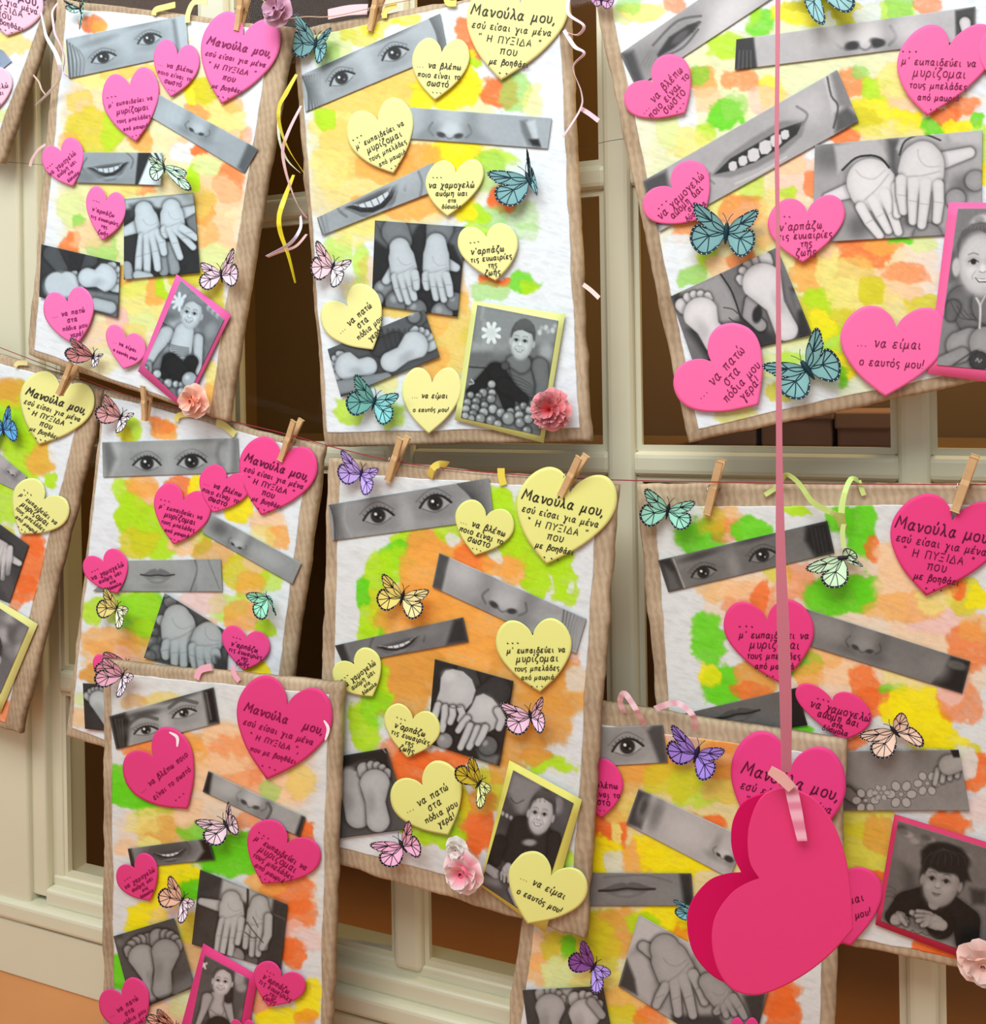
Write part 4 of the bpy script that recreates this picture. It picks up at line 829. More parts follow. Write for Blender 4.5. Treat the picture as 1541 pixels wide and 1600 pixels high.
pk('V', (290, 308), (410, 424), (208, 432), (412, 236), rot=-4); pk('S', (1402, 172), (1320, 434), (1188, 190), (1545, 185), rot=3); pk('X', (362, 706), (478, 822), (272, 834), (482, 640), rot=-2); pk('G', (868, 797), (852, 986), (718, 832), (1006, 805), rot=2)
pk('E', (1610, 160), (1590, 320), (1514, 190), (1700, 190)); fr('c5')
pk('P', (440, 577), (628, 750), (335, 745), (610, 455), rot=-1); pk('E', (1180, 442), (1136, 718), (967, 440), (1398, 455), rot=1)
fr('pc')
def f(S):
    S.p(120, [280, 130, 520, 130, 420, 300, 260, 400], 10); S.e(470, 230, 90, 50, -20, 200, .4); S.e(450, 215, 40, 30, 0, 150, .5)
    S.p(90, [230, 470, 300, 430, 330, 700, 210, 710], 8); S.c(105, [330, 860, 130, 420, 960, 160]); S.c(95, [250, 900, 60, 230, 970, 45]); S.c(110, [560, 880, 170])
    S.c(150, [300, 1200, 110, 380, 1180, 120]); S.c(140, [160, 1330, 50, 320, 1270, 60]); S.c(150, [500, 1180, 130]); S.l(60, 14, [250, 1350, 400, 1250, 440, 1240], .8); S.c(55, [450, 1320, 75]); S.l(170, 10, [425, 1320, 440, 1300, 450, 1330, 470, 1310], .8)
    S.l(205, 18, [430, 830, 460, 900, 455, 1060], .9); S.l(205, 12, [500, 810, 465, 880, 460, 960], .8)
    for k in range(4): S.l(60, 10, [230+k*50, 860+k*30, 300+k*40, 980, 420, 1000], .6)
    S.face(470, 540, 190, 270, 0, 200, 90, .16, .05, mouth='smile', hw=1.05); S.e(270, 590, 30, 70, 0, 190, .3)
mount('pink card mount with a laughing child in a zipped top', [(215, 80), (1200, 92), (1060, 1560), (50, 1420)], [(286, 128), (1120, 128), (1000, 1440), (120, 1352)], (244, 104, 160), f, 125, (1, 1, 1))
fr('c5'); bfly((500, 60), (374, -58), (402, 150), (626, -32), (562, 160), (116, 164, 164), edge=(14, 48, 60), label='teal butterfly with spread wings'); bfly((825, 608), (645, 590), (806, 728), (862, 440), (948, 650), (122, 172, 170), edge=(14, 48, 60), label='teal butterfly near the lower edge')
fr('c4'); bfly((900, -50), (805, -70), (935, 92), (1000, -120), (1015, 50), (140, 184, 184), edge=(20, 50, 60), label='pale teal butterfly'); bfly((95, 0), (40, -60), (75, 25), (150, -50), (120, 35), (200, 150, 190), label='lilac butterfly')

# ---------------- D: left edge, second row
HC, HI, HL = (234, 236, 150), (58, 54, 44), 'yellow heart, '; fr('k2')
board('yellow-hearted collage cut off by the left edge, lime and orange paint', .056,
      [(-170, 498), (160, 608), (29, 1147), (-210, 1070)], [(-170, 520), (133, 606), (7, 1129), (-210, 1055)],
      [('k2', '60 330 120 140 g .95;40 250 60 50 Y .9;120 480 90 90 g .9;20 220 80 40 t .8;165 490 55 70 o .8;190 590 30 30 g .9;30 650 80 90 g .8;-40 600 60 90 g .8;110 900 55 130 O .85;90 1000 60 60 O .8;140 830 30 50 O .7;20 1480 40 60 O .7;230 480 40 60 w;60 1050 30 30 O .6;0 780 60 40 Y .7')], seed=5, tint=(1, 1, 1))
fr('k2')
photo('grey print of a nose', [(-150, 350), (105, 562), (70, 620), (-150, 520)], lambda S: (S.nose(45, 545, 22, 38, 150), S.e(0, 500, 40, 30, 30, 175, .7)), 150)
def f(S):
    S.hand(195, (-60, 820), (0, 860), 50, [(-20, 980), (10, 960), (30, 940)], (75, 900), 12); S.p(90, [-10, 980, 40, 900, 60, 1010, 40, 1060], 6, .6)
photo('grey print of a reaching hand', [(-150, 640), (112, 830), (36, 1056), (-150, 980)], f, 62)
pk('M', (232, 237), (150, 437), (106, 210), (378, 300)); pk('S', (170, 652), (78, 786), (66, 610), (258, 745), rot=4)
def f(S):
    for k in range(12): S.e(-20+(k % 4)*36, 1110+(k//4)*70, 24, 34, k*30, 90+(k*37) % 110, .6)
    S.face(-60, 1260, 60, 90, 10, 180, 50, .5)
mount('yellow card mount with a print of flowers', [(-170, 950), (146, 1138), (2, 1484), (-170, 1440)], [(-150, 980), (112, 1150), (0, 1410), (-150, 1380)], (226, 226, 140), f, 105)
bfly((12, 378), (-50, 300), (-40, 440), (35, 283), (62, 425), (96, 172, 226), edge=(12, 30, 70), label='bright blue butterfly')
strip3([(58, 132), (72, 118), (108, 118)], 9, B['d']+.004, (236, 226, 160), 'ribbon_loop', B['t'])

# ---------------- E: second row, behind the lower left one
HC, HI, HL = (238, 76, 146), (104, 10, 60), 'pink heart, '; fr('c6')
board('second row collage at left with pink hearts and cupped hands, tucked behind a lower one', .058,
      [(160, 608), (505, 699), (428, 1262), (102, 1150)], [(164, 617), (482, 704), (410, 1243), (112, 1138)],
      [('c6', '580 490 55 45 g .8;560 510 40 30 Y;735 490 60 50 o .9;730 470 50 30 O .5;560 760 60 60 g .8;640 740 70 50 o .7;650 800 90 80 o .7;800 740 60 50 O .8;870 730 40 40 y .9;600 880 70 90 g .9;700 950 110 130 g .95;620 1000 90 70 Y .8;560 860 40 80 g;1060 840 70 60 y .9;1200 900 90 60 p .9;1250 970 50 60 o .8;1180 960 60 60 c .6;900 1000 60 60 g .9;820 1000 70 50 p;960 1050 90 60 t .7;1100 1120 100 90 Y .85;1150 1090 60 40 k .6;1200 1170 60 50 g .6;1110 1180 60 60 o .7;1020 1280 90 60 g .6;900 1260 110 50 k .7;1080 1320 90 70 o .8;1180 1380 50 40 g .9;1130 1440 60 60 l;640 1320 110 110 G .8;600 1280 120 80 g .6;420 1300 50 60 g .8;660 1400 80 60 g .8;480 1440 140 70 o .7;440 1500 90 60 o .5;620 1480 100 60 o .7;420 1580 70 50 t;1140 1560 60 50 y .9;900 1360 60 40 p;560 1520 60 60 k .5'), ('c7', '330 320 60 40 o .5;400 350 60 50 k .4;340 240 40 30 l')], seed=6, tint=(.95, 1, 1.0))
fr('c6')
def f(S):
    S.p(190, [495, 550, 545, 545, 530, 640, 500, 690], 6, .7); S.p(90, [457, 545, 490, 545, 520, 620, 480, 700], 6, .7)
    S.eye(655, 642, 56, 2, 1.05, .25, 165); S.eye(855, 634, 58, -3, 1.05, .35, 165); S.e(755, 640, 30, 60, 0, 182, .8, .6); S.e(760, 560, 150, 30, 0, 182, .8, .6)
    S.p(105, [975, 545, 1010, 535, 1012, 620, 985, 690, 960, 600], 5, .7); S.e(1000, 600, 22, 45, 0, 175, .5, .7); S.p(95, [1040, 532, 1062, 530, 1068, 682, 1030, 684], 5, .6)
photo('grey print of two wide eyes', [(456, 546), (1062, 527), (1070, 682), (460, 702)], f, 160)
photo('grey print of a nose', [(944, 868), (1346, 1086), (1305, 1180), (902, 952)], lambda S: (S.e(980, 930, 40, 30, 28, 100, .8), S.nose(1060, 1000, 38, 28, 158), S.e(1200, 1060, 70, 30, 28, 170, .8)), 152, -10)
def f(S):
    S.e(700, 1130, 190, 110, 0, 162, .3); S.lips(632, 1140, 775, 1140, 158, .42, .05); S.l(80, 8, [870, 1072, 880, 1120, 850, 1212], .6); S.p(175, [880, 1072, 990, 1070, 992, 1213, 880, 1213], 3, .5); S.l(110, 8, [930, 1072, 980, 1200], .5, 0)
photo('grey print of closed lips', [(558, 1074), (985, 1068), (993, 1213), (414, 1211)], f, 130)
pk('M', (1252, 622), (1166, 872), (1088, 600), (1420, 690), rot=2); pk('V', (1010, 712), (950, 860), (902, 695), (1116, 768)); pk('S', (818, 807), (775, 1002), (694, 800), (940, 870))
pk('X', (462, 1082), (522, 1222), (376, 1125), (562, 1062), rot=-6)
def f(S):
    S.balls([(760, 1255, 30), (680, 1440, 30), (700, 1480, 34), (670, 1500, 26), (740, 1220, 20), (725, 1430, 24), (690, 1390, 20)], 105)
    S.p(95, [640, 1520, 740, 1250, 800, 1230, 800, 1560], 10, .5)
    S.hand(185, (790, 1330), (800, 1400), 85, [(740, 1500), (780, 1530), (820, 1535), (860, 1520)], (720, 1340), 24); S.hand(180, (930, 1400), (920, 1440), 75, [(870, 1540), (900, 1560), (940, 1550), (965, 1520)], (980, 1440), 22); S.p(60, [960, 1500, 1030, 1520, 1020, 1600, 960, 1600], 6)
photo('grey print of two cupped hands', [(735, 1218), (1016, 1394), (1010, 1600), (642, 1508)], f, 80)
pk('G', (1098, 1422), (1088, 1565), (984, 1420), (1196, 1470), rot=2); pk('P', (500, 1545), (520, 1680), (436, 1520), (610, 1560))
fr('c7')
def f(S): S.foot(190, (470, 330), (410, 250), 45, 40, -1, 1.0); S.foot(180, (560, 330), (520, 250), 45, 40, 1, 1.0)
photo('grey print of bare feet', [(345, 180), (560, 192), (562, 392), (354, 370)], f, 50)
fr('c6'); bfly((538, 436), (468, 330), (446, 458), (600, 418), (518, 506), (212, 160, 160), c2=(240, 230, 236), label='rust pink butterfly'); bfly((520, 1290), (468, 1192), (446, 1330), (574, 1290), (520, 1378), (228, 214, 130), c2=(235, 240, 200), label='yellow butterfly', el=(.008, .018))
bfly((1195, 1240), (1098, 1224), (1180, 1338), (1215, 1245), (1228, 1318), (150, 226, 190), label='mint butterfly'); bfly((560, 1545), (470, 1480), (450, 1590), (600, 1530), (560, 1620), (220, 140, 160), label='pink butterfly')
strip3([(786, 452), (796, 428), (830, 420), (872, 424)], 10, B['d']+.004, (236, 222, 120), 'ribbon_loop', B['t']); strip3([(966, 458), (1000, 470), (1050, 512)], 12, B['d']+.004, (228, 226, 140), 'ribbon_loop', B['t'])

# ---------------- H: right edge, second row
HC, HI, HL = (230, 62, 128), (84, 6, 44), 'deep pink heart, '; fr('c10')
board('pink-hearted collage at the right edge, green ribbon bow, boy with a dark fringe', .052,
      [(994, 757), (1640, 756), (1640, 1540), (1052, 1427)], [(1024, 792), (1625, 788), (1622, 1522), (1066, 1412)],
      [('c10', '1120 700 330 330 p .55;620 600 200 120 p .5;1350 820 200 240 p .5;900 900 260 100 p .5;400 360 100 80 G .9;480 270 80 60 o .6;500 320 60 60 O .5;440 290 60 60 Y .5;600 330 80 60 G .9;780 255 60 20 g .9;1040 330 60 110 G .95;960 290 60 60 G .9;600 620 110 80 O .5;480 570 110 50 o .5;560 560 100 50 p .7;700 500 70 50 Y .6;640 600 30 60 O .8;800 540 60 80 O .5;960 590 150 80 G .95;1060 560 60 60 G .95;1090 400 30 60 O .8;1200 560 110 120 p .9;1170 450 70 70 p .8;1330 660 130 90 k .9;1200 640 160 60 o .6;1450 590 80 70 Y .8;1410 570 50 40 O .9;1500 600 40 40 y .8;1330 600 80 60 c .7;430 770 70 110 G .9;480 960 80 90 G .95;430 910 50 50 y .8;620 930 90 70 t .9;600 970 90 40 O .7;800 860 80 60 G .8;830 910 60 50 o .8;960 880 90 70 p .9;900 830 70 50 o .5;1050 960 60 90 O .8;1100 1020 90 60 O .8;1160 960 60 30 G .7;1250 1020 120 80 y .9;1320 1130 90 90 y .95;1180 1060 80 60 y .9;1480 800 90 110 O .7;1440 1020 90 80 O .6;1400 960 60 60 k .8;1500 720 60 60 o .6;800 1130 60 30 G;1450 1220 80 40 Y .9;1220 900 110 60 c .6;1000 1180 50 30 O .8;1530 1150 30 90 w'),
       ('c11', '1420 160 60 30 y .8;1500 260 60 60 O .9;1470 230 40 60 w;1540 380 60 50 k .5;1160 430 90 60 Y .7;1130 520 110 90 Y .8;1200 460 60 60 t .8;1420 440 70 50 O .9;1140 600 90 25 O .95;1350 830 60 40 O .95;1430 860 80 40 O .9;1120 650 60 60 O .5')], base=(222, 227, 224), tint=(1, .985, .95), seed=7)
fr('c10')
def f(S):
    S.p(40, [228, 450, 275, 440, 300, 480, 330, 570, 268, 578], 4); S.p(110, [250, 470, 290, 500, 325, 568, 270, 576], 6, .7); S.p(28, [820, 312, 906, 292, 934, 418, 860, 440, 815, 370], 6)
    for k in range(4): S.l(60, 6, [840+k*16, 320, 860+k*16, 430], .5, 0)
    S.eye(408, 500, 46, -14, .95, .8, 118); S.eye(645, 432, 50, -14, .95, .8, 118); S.e(530, 470, 22, 50, -14, 145, .8, .7); S.l(190, 6, [288, 445, 335, 565], .6, 0)
photo('dark grey print of two eyes', [(226, 450), (905, 291), (934, 420), (268, 578)], f, 112, -10)
def f(S):
    S.nose(1050, 790, 62, 16, 118, .5); S.e(900, 720, 80, 40, 16, 140, .8); S.p(70, [775, 630, 830, 650, 815, 780, 735, 765], 4, .7)
    S.p(28, [1400, 835, 1478, 856, 1445, 984, 1322, 945], 4); S.e(1425, 870, 40, 18, 16, 110, .4, .7); S.e(1340, 880, 50, 50, 16, 125, .8)
photo('dark grey print of a nose', [(772, 629), (1479, 855), (1446, 984), (735, 764)], f, 118, -16)
def f(S): S.lips(455, 1085, 630, 1052, 108, .28, .02); S.p(24, [740, 970, 782, 960, 830, 1112, 760, 1130], 4); S.p(26, [315, 1066, 350, 1060, 420, 1160, 345, 1170], 4)
photo('dark grey print of lips', [(316, 1068), (782, 960), (826, 1110), (345, 1172)], f, 100)
pk('M', (1405, 292), (1300, 592), (1138, 290), (1590, 350), rot=2); pk('S', (665, 690), (714, 942), (496, 710), (852, 690), rot=4); pk('X', (925, 1012), (968, 1172), (772, 1000), (1072, 1068), rot=2)
fr('c11')
def f(S):
    S.p(85, [1078, 290, 1150, 330, 1140, 388, 1078, 388], 6); S.c(110, [1090, 330, 20, 1140, 370, 14]); S.p(110, [1250, 200, 1430, 195, 1440, 300, 1300, 260], 12, .5)
    for cx, cy, r in ((1150, 355, 30), (1265, 335, 34), (1350, 300, 30), (1200, 330, 20)):
        for a in range(6):
            x, y = cx+r*math.cos(a*1.05), cy+r*.9*math.sin(a*1.05); S.e(x, y, r*.52, r*.45, a*60, 60, .12); S.e(x, y, r*.46, r*.39, a*60, 168, .12)
        S.e(cx, cy, r*.3, r*.25, 0, 60, .2); S.e(cx, cy, r*.24, r*.2, 0, 165, .2)
    for k in range(4): S.c(160, [1385+k*22, 255-k*6, 10, 1375+k*24, 300-k*8, 9])
    S.c(155, [1420, 240, 34, 1455, 230, 30]); S.p(22, [1425, 190, 1452, 190, 1456, 215, 1435, 215], 2)
photo('grey print of a hand laying out paper flowers', [(1010, 196), (1452, 190), (1488, 388), (1010, 388)], f, 135)
pk('E', (1050, 650), (1100, 828), (925, 720), (1216, 640))
fr('ph')
def f(S):
    S.p(120, [560, 300, 760, 330, 780, 620, 640, 560, 560, 470], 8, .9)
    for k in range(16): S.e(600+(k*97) % 620, 240+(k*53) % 110+((k*97) % 620)*.28, 46, 26, 20, 70+(k*41) % 100, .6)
    for k in range(3): S.l(60, 12, [450, 745+k*42, 520, 750+k*42, 550, 790+k*30], .8)
    S.p(95, [490, 480, 620, 540, 600, 860, 450, 860], 8, .6); S.p(60, [620, 560, 720, 620, 740, 760, 620, 800], 10, .7); S.p(110, [1180, 740, 1400, 780, 1400, 980, 1180, 920], 10, .8); S.p(40, [1190, 760, 1340, 780, 1330, 900, 1210, 900], 6, .8)
    S.p(150, [425, 1040, 700, 1110, 1100, 1260, 1060, 1300, 600, 1200, 420, 1100], 6, .7)
    S.c(24, [820, 860, 120, 640, 900, 110, 530, 1000, 70]); S.c(24, [960, 900, 120, 1160, 1050, 120, 1170, 1220, 100]); S.c(22, [860, 960, 110, 940, 1080, 120]); S.c(140, [900, 860, 66, 880, 900, 50])
    S.hand(150, (540, 1040), (570, 1020), 56, [(620, 990), (640, 1020), (650, 1050), (640, 1075)], None, 22); S.hand(150, (950, 1080), (860, 1040), 70, [(740, 960), (730, 1000), (740, 1040), (780, 1080)], (690, 970), 26)
    for k in range(4): S.l(60, 6, [620+k*80, 1110+k*16, 660+k*80, 1140+k*14, 700+k*80, 1120+k*16], .8)
    S.face(950, 690, 165, 235, 12, 150, 30, .52, -.15, mouth='closed', hw=1.2); S.e(980, 500, 215, 130, 15, 26, .15); S.p(28, [800, 440, 1130, 480, 1200, 700, 1120, 690, 1040, 620, 960, 570, 930, 620, 880, 560, 800, 600, 770, 540], 4)
    for k in range(7): S.l(62, 8, [960, 420, 830+k*50, 480, 790+k*60, 560], .5)
mount('deep pink card mount with a dark-fringed boy', [(540, 124), (1570, 436), (1400, 1470), (374, 1076)], [(572, 180), (1480, 462), (1330, 1372), (424, 1046)], (206, 54, 96), f, 105, (1, .97, .93))
rose((1295, 1395), 165, (242, 214, 204), (232, 186, 172), B['t'], B['d']+.014, 'rose', label='pale pink rose', seedv=8)
fr('c10'); bfly((266, 252), (178, 162), (184, 316), (374, 213), (312, 330), (150, 214, 190), label='mint green butterfly', el=(.01, .018)); bfly((968, 440), (818, 480), (975, 550), (1048, 476), (985, 400), (200, 232, 190), label='pale green butterfly tied with the ribbon')
bfly((1176, 1136), (1032, 1148), (1156, 1240), (1206, 1060), (1284, 1200), (232, 200, 178), label='cream brown butterfly')
for q, e_ in (([(965, 325), (940, 270), (850, 220), (790, 140), (740, 108), (715, 150)], (655, 188)), ([(975, 325), (962, 260), (975, 180), (1000, 125), (1030, 130)], (1052, 190))):
    s_ = strip3(q, [7, 8, 7, 7, 6], [B['d']+.01, B['d']+.02, B['d']+.018, B['d']+.012, B['d']+.004], (200, 226, 130), 'ribbon_loop', B['t'], twist=.12); a = q[-1]
    strip3([a, ((a[0]+e_[0])/2, (a[1]+e_[1])/2), e_], 6, B['d']+.004, (206, 228, 140), 'ribbon_tail', s_)
strip3([(972, 300), (966, 340), (972, 400)], 6, B['d']+.014, (206, 228, 140), 'ribbon_tail', B['t'])

# ---------------- I: lower right, behind the central one
HC, HI, HL = (232, 64, 136), (84, 6, 44), 'deep pink heart, '; fr('c11')
board('lower right collage with orange and yellow paint, partly hidden by the big hanging hearts', .068,
      [(862, 1086), (1323, 1160), (1300, 1720), (776, 1720)], [(880, 1124), (1300, 1182), (1277, 1700), (800, 1700)],
      [('c11', '560 440 330 320 C .6;400 980 300 300 c .5;400 220 150 90 o .9;330 260 120 70 t .6;640 160 100 60 o .7;620 310 120 60 g .6;520 290 100 60 Y .7;700 300 80 60 C .9;690 220 70 60 O .4;300 430 90 60 O .85;360 380 70 50 C .8;320 480 60 40 O .8;300 540 70 60 y .95;340 460 20 40 c;330 560 40 40 w;420 540 70 60 o .8;520 560 100 50 y .95;460 500 60 40 y .8;580 440 80 50 t .7;640 430 60 30 O .9;620 540 50 40 y;300 740 60 40 g .7;330 790 90 90 t .85;250 800 60 90 Y .8;290 870 60 110 Y .7;480 740 80 50 y .95;420 760 60 30 g .8;560 770 50 40 y;540 800 30 50 O .6;90 850 60 60 p .95;80 900 50 60 o .6;150 840 60 50 Y .8;180 830 30 40 G .8;150 920 60 60 l;230 960 60 40 c;320 980 70 60 c .9;380 1010 90 50 o .6;340 1060 90 40 Y .8;450 1060 60 40 O .7;860 1000 60 60 O .9;900 960 50 50 O .8;880 1060 60 60 O .9;960 900 60 60 w;700 1060 60 40 O;1000 150 60 60 w;560 150 60 40 k .7')], base=(223, 227, 224), tint=(1, 1, .985), seed=8)
fr('c11')
def f(S): S.eye(375, 182, 46, -8, 1.1, 0, 162); S.p(70, [455, 112, 492, 108, 506, 232, 480, 236, 440, 130], 5); S.e(200, 180, 60, 60, 0, 180, .8)
photo('grey print of one wide eye', [(150, 124), (490, 109), (506, 232), (150, 252)], f, 160)
def f(S):
    S.p(60, [410, 318, 450, 335, 420, 448, 372, 432], 5); S.e(430, 380, 20, 44, 18, 120, .6); S.e(428, 376, 10, 28, 18, 70, .6); S.e(470, 400, 20, 50, 18, 90, .7, .6); S.e(570, 460, 70, 40, 26, 186, .8)
    S.nose(690, 530, 34, 26, 165, .3); S.e(705, 545, 16, 10, 30, 45, .4)
photo('grey print of an ear and nose', [(412, 317), (762, 478), (708, 608), (371, 432)], f, 172)
photo('grey print of closed lips', [(240, 590), (583, 592), (591, 698), (240, 698)], lambda S: (S.lips(288, 646, 460, 640, 128, .26, -.03), S.p(45, [545, 592, 583, 592, 591, 698, 560, 698], 5), S.l(90, 6, [300, 605, 430, 598, 520, 620], .5)), 125)
fr('k8')
def f(S):
    S.p(195, [765, 35, 1100, 220, 1080, 300, 880, 190, 740, 220, 680, 300], 6, .8); S.p(178, [690, 290, 800, 260, 850, 400, 840, 600, 980, 640, 980, 700, 740, 500], 8, .7); S.p(60, [645, 465, 690, 300, 740, 420, 755, 520], 4); S.p(55, [960, 640, 1250, 640, 1400, 900, 960, 900], 6); S.p(55, [1390, 520, 1530, 500, 1500, 800, 1440, 680], 6)
    S.l(45, 12, [875, 205, 930, 185, 1000, 230], 1)
    S.hand(160, (920, 240), (985, 380), 125, [(870, 580), (1000, 630), (1090, 640), (1160, 560)], (790, 225), 34, .62); S.hand(150, (1180, 440), (1270, 540), 80, [(1230, 620), (1290, 640), (1340, 630), (1400, 650)], None, 28, .6)
photo('grey print of two outstretched hands', [(765, 35), (1545, 480), (1420, 960), (640, 466)], f, 150)
def f(S):
    S.p(160, [160, 490, 360, 480, 350, 570, 170, 560], 5); S.foot(160, (230, 760), (230, 600), 70, 90, -1, .9); S.foot(175, (440, 780), (440, 640), 80, 100, -1, .9); S.c(150, [480, 560, 30, 540, 640, 26])
photo('grey print of bare toes', [(64, 490), (547, 465), (612, 800), (110, 830)], f, 60)
fr('c11'); pk('V', (258, 262), (292, 412), (170, 270), (362, 285)); pk('M', (905, 248), (850, 540), (718, 200), (1085, 300), rot=1)
fr('k8'); pk('X', (1400, 715), (1400, 900), (1310, 720), (1490, 720))
fr('c11'); PUR = (158, 128, 214)
bfly((600, 205), (522, 108), (530, 236), (692, 190), (612, 290), PUR, edge=(30, 20, 60), label='purple butterfly', el=(.008, .016)); bfly((600, 720), (526, 676), (560, 745), (660, 690), (650, 760), (120, 190, 200), edge=(14, 40, 60), label='teal butterfly half hidden')
fr('k8'); bfly((490, 352), (430, 188), (356, 372), (598, 380), (484, 502), (140, 84, 160), edge=(40, 14, 60), c2=(176, 150, 224), label='violet butterfly')
fr('c10'); strip3([(172, 1112), (140, 1050), (95, 985), (75, 1010), (90, 1060)], 8, [B['d']+.004, B['d']+.02, B['d']+.022, B['d']+.012, B['d']+.004], (240, 190, 206), 'ribbon_loop', B['t'], pat=(248, 222, 230)); strip3([(375, 1134), (365, 1070), (300, 1022), (215, 1045)], 8, [B['d']+.004, B['d']+.018, B['d']+.018, B['d']+.004], (240, 190, 206), 'ribbon_loop', B['t'], pat=(248, 222, 230))

# ---------------- F: centre
HC, HI, HL = (230, 232, 138), (44, 40, 30), 'yellow heart, '; fr('c8')
board('central collage with yellow hearts, orange and lime paint, smiling girl in yellow mount', .086,
      [(511, 714), (964, 757), (914, 1468), (493, 1343)], [(531, 739), (934, 765), (893, 1420), (513, 1318)],
      [('c8', '470 560 90 80 g .95;430 620 100 70 G .85;330 700 70 110 g .9;400 680 80 100 g .8;300 900 60 110 g .9;270 980 40 60 g .9;260 790 42 65 G .95;340 920 30 60 G .9;350 860 60 100 Y .6;620 580 150 80 o .9;560 560 100 60 t .6;700 620 170 80 o .95;780 620 110 60 O .7;650 500 70 40 g .8;560 700 130 150 o .95;620 850 200 110 o .95;500 900 180 120 o .85;740 960 260 110 o .95;900 640 110 70 o .8;970 680 100 70 o .8;930 560 100 70 g .95;900 400 60 100 g .95;1000 500 60 160 g .9;1060 720 60 130 g .95;1180 700 60 140 g .95;1150 650 60 60 g .9;1200 800 50 60 g .8;870 320 50 40 g .7;680 530 30 30 w;880 620 30 30 w;1210 760 20 50 w;450 1100 200 100 t .9;700 1080 220 100 o .95;1200 1110 60 60 O .4;1080 1180 120 80 o .8;310 1120 60 90 g .9'),
       ('c9', '420 130 180 110 t .9;380 240 130 100 t .9;900 130 150 120 t .85;1050 200 130 120 t .85;960 330 160 120 t .85;870 430 120 90 t .85;300 190 50 110 g .9;240 350 60 130 g .9;280 280 60 90 G .4;440 540 110 80 O .9;380 480 90 90 O .6;560 500 120 50 O .9;700 780 80 120 O .95;600 660 60 60 O;760 620 70 90 Y .85;820 540 60 60 t .8;720 680 70 50 t .9;1020 520 110 40 g .9;960 490 60 30 t;560 820 100 50 g .9;600 740 60 50 g .7;440 780 60 40 g .8;650 660 20 90 Y;1080 920 30 30 g .7;1120 160 50 60 w .7;1110 470 30 50 w;1050 590 70 50 w;1130 800 20 60 w')], base=(223, 230, 230), seed=9, tint=(.98, 1, 1))
fr('c8')
def f(S):
    for k in range(7): S.l(50+k*18, 11, [105+k*13, 375-k*3, 125+k*8, 450, 130+k*14, 548], .7)
    for k in range(10): S.l(40+k*9, 13, [700+k*15, 285-k*3, 770+k*8, 360, 790+k*8, 470], .6)
    S.eye(328, 435, 64, -8, 1.1, .35, 150); S.eye(592, 376, 66, -8, 1.1, .35, 150); S.e(460, 430, 30, 70, -10, 172, .8, .7)
photo('grey print of two wide dark eyes', [(98, 382), (842, 257), (864, 450), (116, 548)], f, 148)
def f(S):
    S.p(75, [612, 604, 660, 620, 622, 780, 580, 762], 3); S.e(720, 700, 60, 50, 24, 185, .8); S.nose(915, 835, 92, 20, 155, .35)
    for k in range(6): S.l(80+k*12, 10, [1190+k*16, 870+k*8, 1180+k*14, 950, 1170+k*14, 1050], .6)
photo('grey print of a nose', [(612, 604), (1294, 910), (1246, 1072), (579, 762)], f, 160, -14)
def f(S):
    S.smile(322, 1042, 520, 988, .12, 120, 6, .8); S.p(45, [680, 915, 722, 902, 747, 1016, 645, 1030], 5); S.p(45, [128, 1032, 168, 1024, 200, 1110, 165, 1122], 4); S.e(550, 960, 60, 30, -12, 130, .8)
photo('grey print of a shy smile', [(128, 1033), (722, 902), (747, 1016), (168, 1122)], f, 112)
pk('V', (828, 437), (776, 616), (680, 408), (944, 492)); pk('M', (1215, 328), (1106, 658), (976, 330), (1420, 402), rot=3); pk('S', (1045, 992), (1078, 1250), (880, 1010), (1226, 990), rot=2)
fr('c9'); pk('X', (197, 106), (272, 236), (108, 178), (288, 68), rot=-6)
fr('k6')
def f(S):
    S.c(60, [880, 110, 60, 930, 200, 40]); S.c(52, [1060, 230, 90, 980, 260, 60]); S.p(150, [940, 570, 1080, 620, 1060, 680, 960, 640], 4, .6); S.balls([(750, 530, 50), (1010, 560, 60)], 120)
    def digit(p, r): S.c(188, [v for q, k in zip(p, (1, .98, .84)) for v in (q[0], q[1], r*k)], .6)
    S.p(185, [728, 150, 755, 108, 800, 98, 862, 112, 915, 160, 938, 225, 915, 300, 870, 352, 790, 348, 705, 345, 700, 290, 722, 225], 1.2); S.e(780, 140, 40, 34, 20, 205, .7); S.e(840, 230, 60, 70, 20, 196, .7)
    digit([(712, 315), (695, 370), (682, 418)], 24); digit([(755, 330), (750, 400), (735, 462)], 25); digit([(800, 335), (800, 375), (784, 418)], 24); digit([(846, 335), (858, 368), (842, 405)], 23); S.l(70, 7, [770, 318, 800, 332, 850, 325], .7)
    S.p(186, [915, 320, 940, 262, 985, 245, 1040, 275, 1085, 335, 1108, 400, 1060, 450, 1010, 480, 930, 478, 872, 440, 878, 372], 1.2); S.e(985, 330, 55, 60, 30, 200, .7); S.e(1055, 350, 34, 50, -30, 204, .7)
    digit([(888, 395), (858, 430), (832, 468)], 24); digit([(905, 440), (875, 510), (846, 570)], 25); digit([(950, 455), (925, 520), (898, 568)], 25); digit([(996, 450), (975, 500), (950, 545)], 24); digit([(1070, 350), (1098, 400), (1078, 452)], 27); S.l(70, 7, [900, 405, 945, 425, 1000, 420], .7)
photo('grey print of two cupped hands', [(692, 38), (1166, 170), (1080, 682), (648, 545)], f, 38)
def f(S):
    S.p(30, [135, 620, 400, 575, 440, 790, 330, 640, 240, 650, 136, 700], 4); S.l(150, 8, [380, 580, 395, 600], .8); S.foot(165, (230, 980), (190, 810), 78, 72, -1, 1.0); S.foot(172, (350, 1010), (330, 790), 72, 92, -1, 1.05, .6)
    S.e(170, 760, 60, 70, 0, 165, .3)
